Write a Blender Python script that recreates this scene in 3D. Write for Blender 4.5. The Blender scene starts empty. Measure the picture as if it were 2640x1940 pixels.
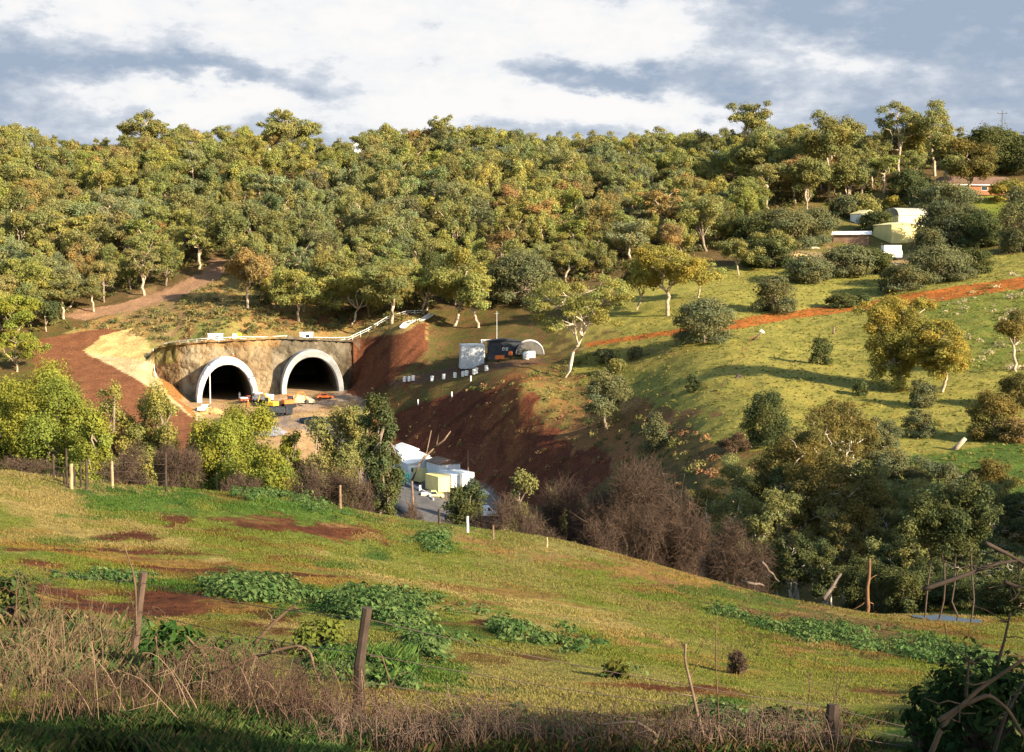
import bpy, math, random
import numpy as np
from mathutils import Vector

# ------------------------------------------------------------------ camera, world, sun
F = 3627.0                      # focal length in photograph pixels (2640 wide)
PITCH = math.atan((970 - 690) / F)
cp, sp = math.cos(PITCH), math.sin(PITCH)
scene = bpy.context.scene
COL = scene.collection
cam = bpy.data.cameras.new("camera")
cam.lens = 36 * F / 2640
cam.sensor_width = 36
cam.clip_start = 0.1
cam.clip_end = 8000
camo = bpy.data.objects.new("camera", cam)
COL.objects.link(camo)
camo.location = (0, 0, 0)
camo.rotation_euler = (math.pi / 2 - PITCH, 0, 0)
scene.camera = camo

SUN_EL, SUN_AZ = math.radians(22), math.radians(37)      # azimuth: behind the camera, measured from the right
S = Vector((math.cos(SUN_EL) * math.cos(SUN_AZ), -math.cos(SUN_EL) * math.sin(SUN_AZ), math.sin(SUN_EL)))
sl = bpy.data.lights.new("sun", 'SUN')
sl.energy = 5.0
sl.angle = math.radians(0.55)
sl.color = (1.0, 0.845, 0.61)
so = bpy.data.objects.new("sun", sl)
COL.objects.link(so)
so.rotation_euler = S.to_track_quat('Z', 'Y').to_euler()
so.location = (200, -150, 150)

scene.view_settings.view_transform = 'Standard'
scene.view_settings.look = 'None'
scene.view_settings.gamma = 1
scene.view_settings.exposure = 1.6
scene.render.engine = 'CYCLES'
scene.cycles.max_bounces = 5
scene.cycles.diffuse_bounces = 2
scene.cycles.transmission_bounces = 3
scene.cycles.use_denoising = True

CLOUD_K = 0.325


def build_world():
    w = bpy.data.worlds.new("World")
    scene.world = w
    w.use_nodes = True
    nt = w.node_tree
    nt.nodes.clear()
    N, L = nt.nodes.new, nt.links.new

    def M(op, a, b=None, clamp=False):
        n = N('ShaderNodeMath')
        n.operation = op
        n.use_clamp = clamp
        for i, v in enumerate((a, b)):
            if v is None:
                continue
            if isinstance(v, (int, float)):
                n.inputs[i].default_value = v
            else:
                L(v, n.inputs[i])
        return n.outputs[0]

    tc = N('ShaderNodeTexCoord')
    sep = N('ShaderNodeSeparateXYZ')
    L(tc.outputs['Generated'], sep.inputs[0])
    az = M('ARCTAN2', sep.outputs[0], sep.outputs[1])
    el = M('ARCSINE', sep.outputs[2])
    comb = N('ShaderNodeCombineXYZ')
    L(M('MULTIPLY', az, 1.0), comb.inputs[0])
    L(M('MULTIPLY', el, 2.1), comb.inputs[1])

    def noise(scale, detail, rough, off=0.0):
        mp = N('ShaderNodeMapping')
        mp.inputs['Location'].default_value = (off, off * 0.7, off * 1.3)
        L(comb.outputs[0], mp.inputs[0])
        n = N('ShaderNodeTexNoise')
        n.inputs['Scale'].default_value = scale
        n.inputs['Detail'].default_value = detail
        n.inputs['Roughness'].default_value = rough
        L(mp.outputs[0], n.inputs['Vector'])
        return n.outputs[0]

    n1 = noise(9, 7, .6)
    n2 = noise(9, 7, .6, 5.3)
    n3 = noise(14, 10, .66, 2.1)
    n4 = noise(40, 8, .6, 7.7)
    # direction measured in "degrees" (az right of the view axis, elevation)
    A = M('ADD', M('MULTIPLY', az, 57.3), M('MULTIPLY', M('SUBTRACT', n1, .5), 14.0))
    E = M('ADD', M('MULTIPLY', el, 57.3), M('MULTIPLY', M('SUBTRACT', n2, .5), 6.0))

    def px(cx, cy, rx, ry, wt):          # a soft bank of cloud given by where it sits over the ridge
        k = 57.3 / F
        a0, e0 = (cx - 1320) * k, (690 - cy) * k
        da = M('DIVIDE', M('SUBTRACT', A, a0), rx * k)
        de = M('DIVIDE', M('SUBTRACT', E, e0), ry * k)
        r = M('ADD', M('MULTIPLY', da, da), M('MULTIPLY', de, de))
        return M('MULTIPLY', M('EXPONENT', M('MULTIPLY', r, -1.0)), wt)

    banks = [(950, 300, 600, 60, .5), (1350, 330, 500, 40, .4), (330, 290, 260, 40, .25), (350, 30, 700, 70, .55), (1050, 60, 500, 110, .75), (1700, 90, 300, 90, .70), (1450, 260, 420, 75, .75),
             (1650, 300, 350, 45, .4), (650, 270, 300, 55, .5), (1150, 170, 260, 60, .35), (2140, 195, 120, 50, .55), (130, 20, 200, 60, .4),
             (50, 230, 330, 60, -.55), (560, 200, 300, 36, -.6), (1520, 205, 190, 35, -.75), (1720, 225, 260, 40, -.55),
             (2350, 90, 430, 90, -.45), (2480, 260, 300, 80, -.3), (380, 330, 200, 50, .15), (2100, 50, 160, 50, -.2)]
    tot = None
    for b in banks:
        g = px(*b)
        tot = g if tot is None else M('ADD', tot, g)
    m = M('ADD', M('ADD', M('MULTIPLY', tot, .80), .27), M('ADD', M('MULTIPLY', M('SUBTRACT', n3, .5), 1.75), M('MULTIPLY', M('SUBTRACT', n4, .5), .55)))
    m = M('SMOOTH_MAX' if False else 'MULTIPLY', m, 1.0, True)
    ramp = N('ShaderNodeValToRGB')
    L(m, ramp.inputs[0])
    cr = ramp.color_ramp
    cr.elements[0].position = 0.0
    cr.elements[0].color = (.37, .46, .59, 1)
    cr.elements[1].position = 1.0
    cr.elements[1].color = (1.0, .985, .97, 1)
    for p, c in ((.22, (.47, .54, .65, 1)), (.48, (.66, .71, .79, 1)), (.70, (.92, .93, .95, 1))):
        e = cr.elements.new(p)
        e.color = c
    sky = N('ShaderNodeTexSky')
    sky.sky_type = 'NISHITA'
    sky.sun_disc = False
    sky.sun_elevation = SUN_EL
    sky.sun_rotation = math.atan2(S.x, S.y)
    sky.air_density = 1.2
    bgs = N('ShaderNodeBackground')
    bgs.inputs[1].default_value = 0.085
    L(sky.outputs[0], bgs.inputs[0])
    bgc = N('ShaderNodeBackground')
    bgc.inputs[1].default_value = CLOUD_K
    L(ramp.outputs[0], bgc.inputs[0])
    # the bank of cloud stands over the far ridge; higher up and behind the sky is clear
    ab = M('ABSOLUTE', M('MULTIPLY', az, 57.3))
    f1 = M('SUBTRACT', 1.0, M('DIVIDE', M('SUBTRACT', ab, 24), 20), True)
    f2 = M('SUBTRACT', 1.0, M('DIVIDE', M('SUBTRACT', M('MULTIPLY', el, 57.3), 12.5), 8), True)
    fac = M('MULTIPLY', f1, f2, True)
    mix = N('ShaderNodeMixShader')
    L(fac, mix.inputs[0])
    L(bgs.outputs[0], mix.inputs[1])
    L(bgc.outputs[0], mix.inputs[2])
    out = N('ShaderNodeOutputWorld')
    L(mix.outputs[0], out.inputs[0])


build_world()


# ------------------------------------------------------------------ helpers
def ray(px, py):
    """direction (scaled to world y = 1) of the sight line through a point of the photograph"""
    a = (np.asarray(px, float) - 1320) / F
    b = (np.asarray(py, float) - 970) / F
    y = cp - b * sp
    z = -sp - b * cp
    return a / y, z / y


def project(x, y, z):
    f = y * cp - z * sp
    u = y * sp + z * cp
    f = np.where(f < .05, .05, f)
    return 1320 + x / f * F, 970 - u / f * F


def sm(t):
    t = np.clip(t, 0, 1)
    return t * t * (3 - 2 * t)


def new_mesh(name, V, Q, colors=None, smooth=False, T=None):
    """V (n,3); Q (m,4) quads; T (k,3) triangles"""
    V = np.asarray(V, np.float32)
    me = bpy.data.meshes.new(name)
    me.vertices.add(len(V))
    me.vertices.foreach_set('co', V.ravel())
    Q = np.zeros((0, 4), np.int32) if Q is None else np.asarray(Q, np.int32).reshape(-1, 4)
    T = np.zeros((0, 3), np.int32) if T is None else np.asarray(T, np.int32).reshape(-1, 3)
    loops = np.concatenate([Q.ravel(), T.ravel()])
    me.loops.add(len(loops))
    me.loops.foreach_set('vertex_index', loops)
    n = len(Q) + len(T)
    me.polygons.add(n)
    st = np.concatenate([np.arange(len(Q)) * 4, len(Q) * 4 + np.arange(len(T)) * 3]).astype(np.int32)
    me.polygons.foreach_set('loop_start', st)
    me.polygons.foreach_set('use_smooth', np.full(n, bool(smooth)))
    if colors is not None:
        for cn, c in colors.items():
            at = me.attributes.new(cn, 'FLOAT_COLOR', 'POINT')
            c4 = np.ones((len(V), 4), np.float32)
            c4[:, :3] = c
            at.data.foreach_set('color', c4.ravel())
    me.update(calc_edges=True)
    me.validate()
    return me


def obj(name, me, mat=None, parent=None, loc=None, rz=0.0):
    o = bpy.data.objects.new(name, me)
    COL.objects.link(o)
    if mat is not None and me is not None and not me.materials:
        me.materials.append(mat)
    if parent is not None:
        o.parent = parent
    if loc is not None:
        o.location = loc
        o.rotation_euler = (0, 0, rz)
    return o


def tag(o, label, cat, group=None):
    o['label'] = label
    o['category'] = cat
    if group:
        o['group'] = group
    return o


def empty(name, loc, rz=0.0, label=None, cat=None, group=None):
    o = bpy.data.objects.new(name, None)
    COL.objects.link(o)
    o.location = loc
    o.rotation_euler = (0, 0, rz)
    if label:
        tag(o, label, cat, group)
    return o


def dup(root, loc, rz, label, group=None):
    r = root.copy()
    COL.objects.link(r)
    r.location = loc
    r.rotation_euler = (0, 0, rz)
    r['label'] = label
    if group:
        r['group'] = group
    for ch in list(root.children):
        c = ch.copy()
        COL.objects.link(c)
        c.parent = r
        for g in ch.children:
            d = g.copy()
            COL.objects.link(d)
            d.parent = c
    return r


class MB:
    """collects shapes and links them as one mesh"""

    def __init__(s):
        s.v, s.q, s.t, s.n = [], [], [], 0

    def add(s, V, Q=None, T=None):
        V = np.asarray(V, float)
        if Q is not None and len(Q):
            s.q.append(np.asarray(Q) + s.n)
        if T is not None and len(T):
            s.t.append(np.asarray(T) + s.n)
        s.v.append(V)
        s.n += len(V)
        return s

    def box(s, c, d, rz=0.0, bev=0.0, taper=(1, 1)):
        hx, hy, hz = d[0] / 2, d[1] / 2, d[2] / 2
        if bev <= 0:
            P = [(-hx, -hy), (hx, -hy), (hx, hy), (-hx, hy)]
        else:
            b = bev
            P = [(-hx + b, -hy), (hx - b, -hy), (hx, -hy + b), (hx, hy - b), (hx - b, hy), (-hx + b, hy), (-hx, hy - b), (-hx, -hy + b)]
        n = len(P)
        V = [(p[0], p[1], -hz) for p in P] + [(p[0] * taper[0], p[1] * taper[1], hz) for p in P]
        V = np.array(V, float)
        cr, sr = math.cos(rz), math.sin(rz)
        V = np.c_[V[:, 0] * cr - V[:, 1] * sr, V[:, 0] * sr + V[:, 1] * cr, V[:, 2]] + np.array(c, float)
        Q = [(i, (i + 1) % n, n + (i + 1) % n, n + i) for i in range(n)]
        if n == 4:
            Q += [(3, 2, 1, 0), (4, 5, 6, 7)]
        else:
            Q += [(7, 2, 1, 0), (7, 6, 3, 2), (6, 5, 4, 3), (8, 9, 10, 15), (10, 11, 14, 15), (11, 12, 13, 14)]
        return s.add(V, Q)

    def prism(s, prof, axis, a, b):
        """closed profile (list of 2-D points) pushed from a to b along 'x' or 'y' (profile in the other axis and z)"""
        n = len(prof)
        P = np.array(prof, float)
        mk = (lambda t: np.c_[np.full(n, t), P[:, 0], P[:, 1]]) if axis == 'x' else (lambda t: np.c_[P[:, 0], np.full(n, t), P[:, 1]])
        V = np.r_[mk(a), mk(b)]
        Q = [(i, (i + 1) % n, n + (i + 1) % n, n + i) for i in range(n)]
        T = [(0, i + 1, i) for i in range(1, n - 1)] + [(n, n + i, n + i + 1) for i in range(1, n - 1)]
        return s.add(V, Q, T)

    def tube(s, P, R, sides=6, cap=True):
        P = np.asarray(P, float)
        R = np.broadcast_to(np.asarray(R, float), (len(P),))
        t = np.gradient(P, axis=0)
        t /= np.linalg.norm(t, axis=1)[:, None] + 1e-9
        ref = np.where(np.abs(t[:, 2:3]) > .9, np.array([[1., 0, 0]]), np.array([[0., 0, 1]]))
        a = np.cross(t, ref)
        a /= np.linalg.norm(a, axis=1)[:, None] + 1e-9
        b = np.cross(t, a)
        an = np.arange(sides) / sides * 2 * math.pi
        V = P[:, None] + R[:, None, None] * (np.cos(an)[None, :, None] * a[:, None] + np.sin(an)[None, :, None] * b[:, None])
        n = len(P)
        i = np.arange(n - 1)[:, None] * sides
        j = np.arange(sides)[None]
        k = (j + 1) % sides
        Q = np.stack([i + j, i + k, i + sides + k, i + sides + j], -1).reshape(-1, 4)
        T = None
        if cap:
            T = [(0, q + 1, q) for q in range(1, sides - 1)] + [((n - 1) * sides, (n - 1) * sides + q, (n - 1) * sides + q + 1) for q in range(1, sides - 1)]
        return s.add(V.reshape(-1, 3), Q, T)

    def lathe(s, prof, c=(0, 0, 0), sides=12):
        P = np.array(prof, float)
        an = np.arange(sides) / sides * 2 * math.pi
        V = np.stack([P[:, None, 0] * np.cos(an), P[:, None, 0] * np.sin(an), np.repeat(P[:, 1:2], sides, 1)], -1).reshape(-1, 3) + np.array(c, float)
        n = len(P)
        i = np.arange(n - 1)[:, None] * sides
        j = np.arange(sides)[None]
        k = (j + 1) % sides
        Q = np.stack([i + j, i + k, i + sides + k, i + sides + j], -1).reshape(-1, 4)
        return s.add(V, Q)

    def arrays(s):
        V = np.concatenate(s.v) if s.v else np.zeros((0, 3))
        Q = np.concatenate(s.q) if s.q else None
        T = np.concatenate(s.t) if s.t else None
        return V, Q, T

    def build(s, name, mat, parent=None, smooth=False, loc=None, rz=0.0):
        V, Q, T = s.arrays()
        return obj(name, new_mesh(name, V, Q, None, smooth, T), mat, parent, loc, rz)


# ------------------------------------------------------------------ materials
def mat_new(name):
    m = bpy.data.materials.new(name)
    m.use_nodes = True
    nt = m.node_tree
    nt.nodes.clear()
    return m, nt, nt.nodes.new, nt.links.new


MATS = {}


def mat(name, col, rough=.8, var=.25, scale=1.0, spec=.2, metal=0.0, col2=None, bump=0.0):
    """a painted / earthen surface: colour mottled by two sizes of noise"""
    if name in MATS:
        return MATS[name]
    m, nt, N, L = mat_new(name)
    tc = N('ShaderNodeTexCoord')
    nz = N('ShaderNodeTexNoise')
    nz.inputs['Scale'].default_value = scale
    nz.inputs['Detail'].default_value = 6
    nz.inputs['Roughness'].default_value = .65
    L(tc.outputs['Object'], nz.inputs['Vector'])
    rp = N('ShaderNodeValToRGB')
    c2 = col2 or tuple(c * (1 - var) for c in col)
    c1 = col if col2 else tuple(min(1, c * (1 + var * .5)) for c in col)
    rp.color_ramp.elements[0].position = .35
    rp.color_ramp.elements[1].position = .65
    rp.color_ramp.elements[0].color = (*c2, 1)
    rp.color_ramp.elements[1].color = (*c1, 1)
    L(nz.outputs[0], rp.inputs[0])
    b = N('ShaderNodeBsdfPrincipled')
    b.inputs['Roughness'].default_value = rough
    b.inputs['Metallic'].default_value = metal
    b.inputs['Specular IOR Level'].default_value = spec
    L(rp.outputs[0], b.inputs['Base Color'])
    if bump:
        bp = N('ShaderNodeBump')
        bp.inputs['Strength'].default_value = 1
        bp.inputs['Distance'].default_value = bump
        L(nz.outputs[0], bp.inputs['Height'])
        L(bp.outputs[0], b.inputs['Normal'])
    o = N('ShaderNodeOutputMaterial')
    L(b.outputs[0], o.inputs[0])
    MATS[name] = m
    return m


def foliage_mat(name, mode, transl=.34):
    """leaf colour: the object's own colour (mode 'object') or a vertex colour (mode 'vertex'), varied leaf by leaf and clump by clump"""
    m, nt, N, L = mat_new(name)
    if mode == 'object':
        oi = N('ShaderNodeObjectInfo')
        base = oi.outputs['Color']
    else:
        at = N('ShaderNodeAttribute')
        at.attribute_name = 'Col'
        base = at.outputs['Color']
    va = N('ShaderNodeAttribute')
    va.attribute_name = 'Var'
    mx = N('ShaderNodeMix')
    mx.data_type = 'RGBA'
    mx.blend_type = 'MULTIPLY'
    mx.inputs[0].default_value = 1
    L(base, mx.inputs[6])
    L(va.outputs['Color'], mx.inputs[7])
    d = N('ShaderNodeBsdfDiffuse')
    t = N('ShaderNodeBsdfTranslucent')
    L(mx.outputs[2], d.inputs[0])
    L(mx.outputs[2], t.inputs[0])
    ms = N('ShaderNodeMixShader')
    ms.inputs[0].default_value = transl
    L(d.outputs[0], ms.inputs[1])
    L(t.outputs[0], ms.inputs[2])
    o = N('ShaderNodeOutputMaterial')
    L(ms.outputs[0], o.inputs[0])
    return m


LEAF = foliage_mat('leaf_by_object', 'object')
LEAFV = foliage_mat('leaf_by_vertex', 'vertex')
BLADE = foliage_mat('grass_blade', 'vertex', .5)
BARK_PALE = mat('pale_bark', (.42, .33, .24), .9, .5, .9)
BARK_WHITE = mat('white_bark', (.60, .52, .42), .9, .5, .9)
BARK_GREY = mat('grey_bark', (.22, .17, .13), .9, .4, 1.2)
BARK_DARK = mat('dark_bark', (.085, .06, .045), .95, .4, 2)
TWIG = mat('twig', (.080, .052, .037), .95, .35, 1.5)
CANE = mat('dry_cane', (.120, .076, .045), .9, .5, 3)

# ------------------------------------------------------------------ terrain
# control points: for a line of sight px, (height in the photograph, distance in metres); ('z', z) gives the height itself
CTRL = {
    -900: [(('z', -4.1), 12), (('z', -6.2), 30), (('z', -7.5), 60), (('z', -20), 90), (('z', -34), 140), (('z', -40), 220), (('z', -32), 320), (860, 400), (600, 490), (460, 575), (410, 620), (('z', 52), 800), (('z', 40), 1500)],
    0: [(1940, 11.5), (('z', -5.5), 20), (('z', -6.5), 30), (('z', -7.6), 45), (1212, 60), (('z', -18), 85), (('z', -34), 130), (('z', -44), 200), (('z', -44), 260), (('z', -33), 320), (880, 380), (780, 420), (600, 490), (450, 570), (400, 620), (('z', 53), 800), (('z', 40), 1500)],
    300: [(1940, 11.7), (1720, 20), (1530, 30), (1370, 45), (1255, 67), (('z', -20), 95), (('z', -36), 150), (('z', -45), 220), (('z', -43), 280), (1045, 328), (960, 357), (880, 385), (820, 402), (795, 412), (760, 425), (600, 490), (450, 570), (390, 620), (('z', 52), 800), (('z', 40), 1500)],
    585: [(1940, 11.9), (1720, 20.2), (1540, 31), (1385, 47), (1272, 72), (('z', -22), 105), (('z', -38), 160), (('z', -42), 230), (('z', -39), 285), (1110, 318), (1060, 340), (1035, 355), (868, 375), (800, 400), (730, 425), (600, 490), (450, 575), (400, 622), (('z', 52), 800), (('z', 40), 1500)],
    780: [(1940, 12), (1720, 20.4), (1550, 32), (1400, 50), (1295, 77), (('z', -24), 110), (('z', -39), 165), (('z', -43), 235), (('z', -41), 285), (1100, 322), (1060, 340), (1015, 364), (866, 380), (840, 390), (780, 410), (700, 440), (560, 510), (450, 575), (398, 625), (('z', 53), 800), (('z', 40), 1500)],
    950: [(1120, 326), (1060, 341), (1008, 360), (940, 370), (874, 381), (852, 387), (820, 396), (760, 420)],
    1000: [(1940, 12), (1720, 20.5), (1550, 33), (1425, 55), (1340, 80), (('z', -26), 110), (('z', -40), 165), (('z', -45), 235), (1265, 283), (1210, 312), (1120, 331), (1052, 345), (980, 353), (900, 366), (850, 379), (800, 402), (650, 460), (500, 545), (410, 625), (('z', 52), 800), (('z', 40), 1500)],
    1060: [(1230, 303), (1110, 326), (1042, 340), (985, 347), (935, 356), (862, 368)],
    1110: [(1300, 275), (1245, 293), (1130, 316), (1030, 333), (985, 343), (952, 352), (900, 364), (834, 386)],
    1250: [(1940, 12.3), (1735, 21), (1575, 34), (1465, 56), (1385, 83), (('z', -30), 112), (('z', -42), 165), (('z', -46.5), 235), (1300, 272), (1265, 280), (1140, 298), (1000, 317), (975, 328), (945, 338), (930, 346), (870, 368), (800, 400), (650, 455), (500, 540), (415, 620), (('z', 51), 800), (('z', 40), 1500)],
    1345: [(1310, 262), (1270, 266), (1130, 286), (992, 305), (960, 322), (935, 336)],
    1400: [(1300, 255), (1150, 276), (1030, 298), (970, 318), (940, 332)],
    1500: [(1940, 12.5), (1750, 21.3), (1605, 35), (1505, 56), (1432, 86), (('z', -30), 112), (('z', -41), 160), (('z', -43), 205), (1280, 240), (1170, 262), (1085, 285), (1000, 308), (920, 332), (840, 362), (765, 398), (650, 460), (500, 550), (415, 625), (('z', 52), 800), (('z', 40), 1500)],
    1800: [(1940, 12.8), (1775, 21.8), (1660, 34), (1570, 53), (1502, 80), (('z', -31), 108), (('z', -39), 145), (1270, 185), (1160, 212), (1055, 243), (950, 280), (850, 330), (780, 370), (700, 420), (600, 480), (480, 560), (405, 640), (('z', 54), 800), (('z', 40), 1500)],
    2100: [(1940, 13), (1800, 22), (1700, 34), (1625, 50), (1560, 72), (('z', -27), 100), (('z', -34), 140), (1215, 188), (1110, 213), (1000, 250), (900, 300), (800, 355), (700, 410), (600, 470), (500, 530), (400, 615), (('z', 55), 800), (('z', 45), 1500)],
    2400: [(1940, 13), (1810, 22), (1730, 33), (1660, 48), (1597, 69), (1588, 76), (('z', -24.5), 105), (('z', -29), 145), (1215, 185), (1130, 205), (1000, 250), (850, 310), (770, 350), (700, 400), (600, 470), (500, 520), (460, 545), (365, 650), (('z', 62), 800), (('z', 60), 1500)],
    2640: [(1940, 12), (1820, 20), (1760, 30), (1690, 45), (1610, 64), (1602, 72), (('z', -22), 105), (('z', -27), 140), (1250, 170), (1100, 210), (900, 280), (740, 350), (650, 410), (560, 470), (480, 530), (350, 660), (('z', 64), 800), (('z', 62), 1500)],
    3500: [(('z', -4), 12), (('z', -7), 25), (('z', -12), 55), (('z', -18), 100), (('z', -23), 150), (1080, 210), (880, 280), (720, 350), (560, 470), (480, 530), (350, 660), (('z', 64), 800), (('z', 62), 1500)],
}
PTS = []
for px_, lst in CTRL.items():
    for py_, d_ in lst:
        rx, rz_ = ray(px_, 1300 if isinstance(py_, tuple) else py_)
        PTS.append((float(rx) * d_, d_, py_[1] if isinstance(py_, tuple) else float(rz_) * d_))
for u_ in (-1.2, -.4, 0, .4, 1.2):
    PTS += [(u_ * 62, 2, -2.0), (u_ * 66, 6, -2.75), (u_ * 45, -15, -.8), (u_ * 22, -38, .5)]
PTS = np.array(PTS)


def uv_(x, y):
    return np.stack([x / (y + 60) * 4.2, np.log(y + 55)], -1) if False else np.stack([x / (y + 60) * 4.2, np.log(np.maximum(y, -45) + 50) * 1.5], -1)


def tps_fit(P, q, lam=2e-5):
    d = np.linalg.norm(P[:, None] - P[None], axis=-1)
    K = np.where(d > 0, d * d * np.log(d + 1e-12), 0) + np.eye(len(P)) * lam
    A = np.zeros((len(P) + 3,) * 2)
    A[:len(P), :len(P)] = K
    A[:len(P), len(P)] = 1
    A[:len(P), len(P) + 1:] = P
    A[len(P):, :len(P)] = A[:len(P), len(P):].T
    return np.linalg.solve(A, np.r_[q, 0, 0, 0])


TP = uv_(PTS[:, 0], PTS[:, 1])
TC = tps_fit(TP, PTS[:, 2] / (PTS[:, 1] + 60))


def tps_z(x, y):
    x, y = np.asarray(x, float), np.asarray(y, float)
    sh = x.shape
    p = uv_(x.ravel(), y.ravel())
    out = np.empty(len(p))
    for i in range(0, len(p), 20000):
        s_ = p[i:i + 20000]
        d2 = ((s_[:, None] - TP[None]) ** 2).sum(-1)
        out[i:i + 20000] = (.5 * d2 * np.log(d2 + 1e-20)) @ TC[:-3] + TC[-3] + s_ @ TC[-2:]
    return (out * (y.ravel() + 60)).reshape(sh)


# value noise for relief and colour boundaries
_rs = np.random.RandomState(7)
_tab = _rs.rand(256, 256)


def vnoise(x, y, s):
    x, y = x / s, y / s
    i, j = np.floor(x).astype(int), np.floor(y).astype(int)
    fx, fy = sm(x - i), sm(y - j)
    g = lambda a, b: _tab[a & 255, b & 255]
    return (g(i, j) * (1 - fx) + g(i + 1, j) * fx) * (1 - fy) + (g(i, j + 1) * (1 - fx) + g(i + 1, j + 1) * fx) * fy


def fbm(x, y, s, n=4):
    o, a, t = 0, 1, 0
    for k in range(n):
        o = o + a * (vnoise(x + 31 * k, y - 17 * k, s / 2 ** k) - .5)
        t += a
        a *= .55
    return o / t * 2


# the line of the headwall (photograph column, distance, foot, top)
WALL = np.array([(392, 367, 962, 893), (450, 363, 997, 884), (505, 361, 1041, 878), (590, 362, 1033, 872), (670, 364, 1023, 869), (735, 366, 1015, 867), (800, 368, 1012, 871), (890, 372, 1006, 874), (925, 373, 1000, 874)], float)
wx = ray(WALL[:, 0], 950)[0] * WALL[:, 1]
wy = WALL[:, 1]
wfoot = ray(WALL[:, 0], WALL[:, 2])[1] * wy
wtop = ray(WALL[:, 0], WALL[:, 3] + 6)[1] * (wy + 2)


def ground_z(x, y):
    x, y = np.asarray(x, float), np.asarray(y, float)
    z = tps_z(x, y)
    # headwall step
    yw = np.interp(x, wx, wy)
    ext = sm((x - wx[0] + 2) / 3) * sm((wx[-1] + 2 - x) / 4)
    zf, zt = np.interp(x, wx, wfoot), np.interp(x, wx, wtop)
    fr = np.where(y < yw + 1.2, sm(1 - (yw - y) / 26), 0) * ext
    bk = np.where(y >= yw + 1.2, sm(1 - (y - yw) / 30), 0) * ext
    z = z * (1 - fr) + zf * fr
    z = z * (1 - bk) + zt * bk
    # level pads: compound, grey shed bench
    # spur of the near hill, right of the photograph, that keeps the gully in shade
    z = z + 37 * np.exp(-((x - 116) / 34) ** 2 - ((y - 70) / 33) ** 2)
    # pond in the gully
    pxp, pdp = ray(2458, 1590)[0] * 74, 74
    pm = sm(1.6 - np.hypot((x - pxp) / 2.2, (y - pdp) / 3.0))
    z = z * (1 - pm) + pm * np.minimum(z, -18.9)
    # relief
    near = sm((110 - y) / 20)
    z = z + fbm(x, y, 5, 3) * .12 * near + fbm(x, y, 1.1, 2) * .035 * near
    far = sm((y - 90) / 30)
    z = z + fbm(x, y, 16, 3) * .7 * far * (1 - fr) * (1 - bk) + fbm(x + 9, y, 3.5, 2) * .22 * far * (1 - .8 * fr)
    return z


ys = np.concatenate([np.arange(-40, 4, 3.), np.arange(4, 40, .22), np.arange(40, 100, .42), np.arange(100, 270, 1.3), np.arange(270, 420, .75), np.arange(420, 700, 2.6), np.geomspace(700, 4000, 22)])
us = np.concatenate([-np.geomspace(3.5, .42, 26)[:-1], np.linspace(-.42, .42, 540), np.geomspace(.42, 3.5, 34)[1:]])
GX = us[None] * (ys[:, None] + 60)
GY = np.repeat(ys[:, None], len(us), 1)
GZ = ground_z(GX, GY)


def lookup(A, x, y):
    x, y = np.asarray(x, float), np.asarray(y, float)
    r = np.clip(np.interp(y, ys, np.arange(len(ys))), 0, len(ys) - 1.001)
    c = np.clip(np.interp(x / (y + 60), us, np.arange(len(us))), 0, len(us) - 1.001)
    i, j = r.astype(int), c.astype(int)
    fr, fc = r - i, c - j
    if A.ndim == 3:
        fr, fc = fr[..., None], fc[..., None]
    return (A[i, j] * (1 - fr) + A[i + 1, j] * fr) * (1 - fc) + (A[i, j + 1] * (1 - fr) + A[i + 1, j + 1] * fr) * fc


def gz(x, y):
    return lookup(GZ, x, y)


_D = np.concatenate([np.arange(6, 110, .15), np.arange(110, 700, .5)])


def G(px, py, dmin=0, dmax=1e9):
    """the point of the ground seen at a place in the photograph"""
    a, b = ray(px, py)
    d = _D[(_D > dmin) & (_D < dmax)]
    h = gz(a * d, d) - b * d
    k = np.argmax(h > 0)
    if not (h > 0).any():
        k = len(d) - 1
    return Vector((float(a * d[k]), float(d[k]), float(gz(a * d[k], d[k]))))


def B(px, d):
    """the point of the ground straight below a sight line at a distance"""
    a, _ = ray(px, 970)
    return Vector((float(a * d), float(d), float(gz(a * d, d))))


def ztop(px, py, d):
    return float(ray(px, py)[1]) * d


# ---------------------------------------------------------------- ground colours
GPX, GPY = project(GX, GY, GZ)


def inpoly(px, py, poly):
    ins = np.zeros(np.shape(px), bool)
    n = len(poly)
    for i in range(n):
        x1, y1 = poly[i]
        x2, y2 = poly[(i + 1) % n]
        c = ((y1 > py) != (y2 > py))
        ins ^= c & (px < (x2 - x1) * (py - y1) / (y2 - y1 + 1e-9) + x1)
    return ins


C_A = np.zeros(GX.shape + (3,))
C_B = np.zeros(GX.shape + (3,))


def setc(m, a, b):
    m = np.asarray(m, float)[..., None]
    C_A[:] = C_A * (1 - m) + np.array(a) * m
    C_B[:] = C_B * (1 - m) + np.array(b) * m


def region(poly, a, b, d0, d1, jit=8):
    q = (d0 + d1) / 2 / 28
    nx = fbm(GX, GY, q, 4) * jit * 3
    ny = fbm(GX + 77, GY, q, 4) * jit * 1.6
    setc(inpoly(GPX + nx, GPY + ny, poly) & (GY > d0) & (GY < d1), a, b)


def patch(cx, cy, rx, ry, rot, a, b, d0, d1, soft=.5, amt=1.0):
    x, y = GPX - cx, GPY - cy
    c, s = math.cos(rot), math.sin(rot)
    r = np.hypot((x * c + y * s) / rx, (-x * s + y * c) / ry)
    sc = max(.6, (d0 + d1) / 90)
    r = r + fbm(GX, GY * .4, sc * 2.4, 4) * 1.3 + fbm(GX + 13, GY * .5, sc * .55, 3) * 1.7
    setc(sm((1.22 - r) / (soft * .6)) * ((GY > d0) & (GY < d1)) * amt, a, b)


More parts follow.
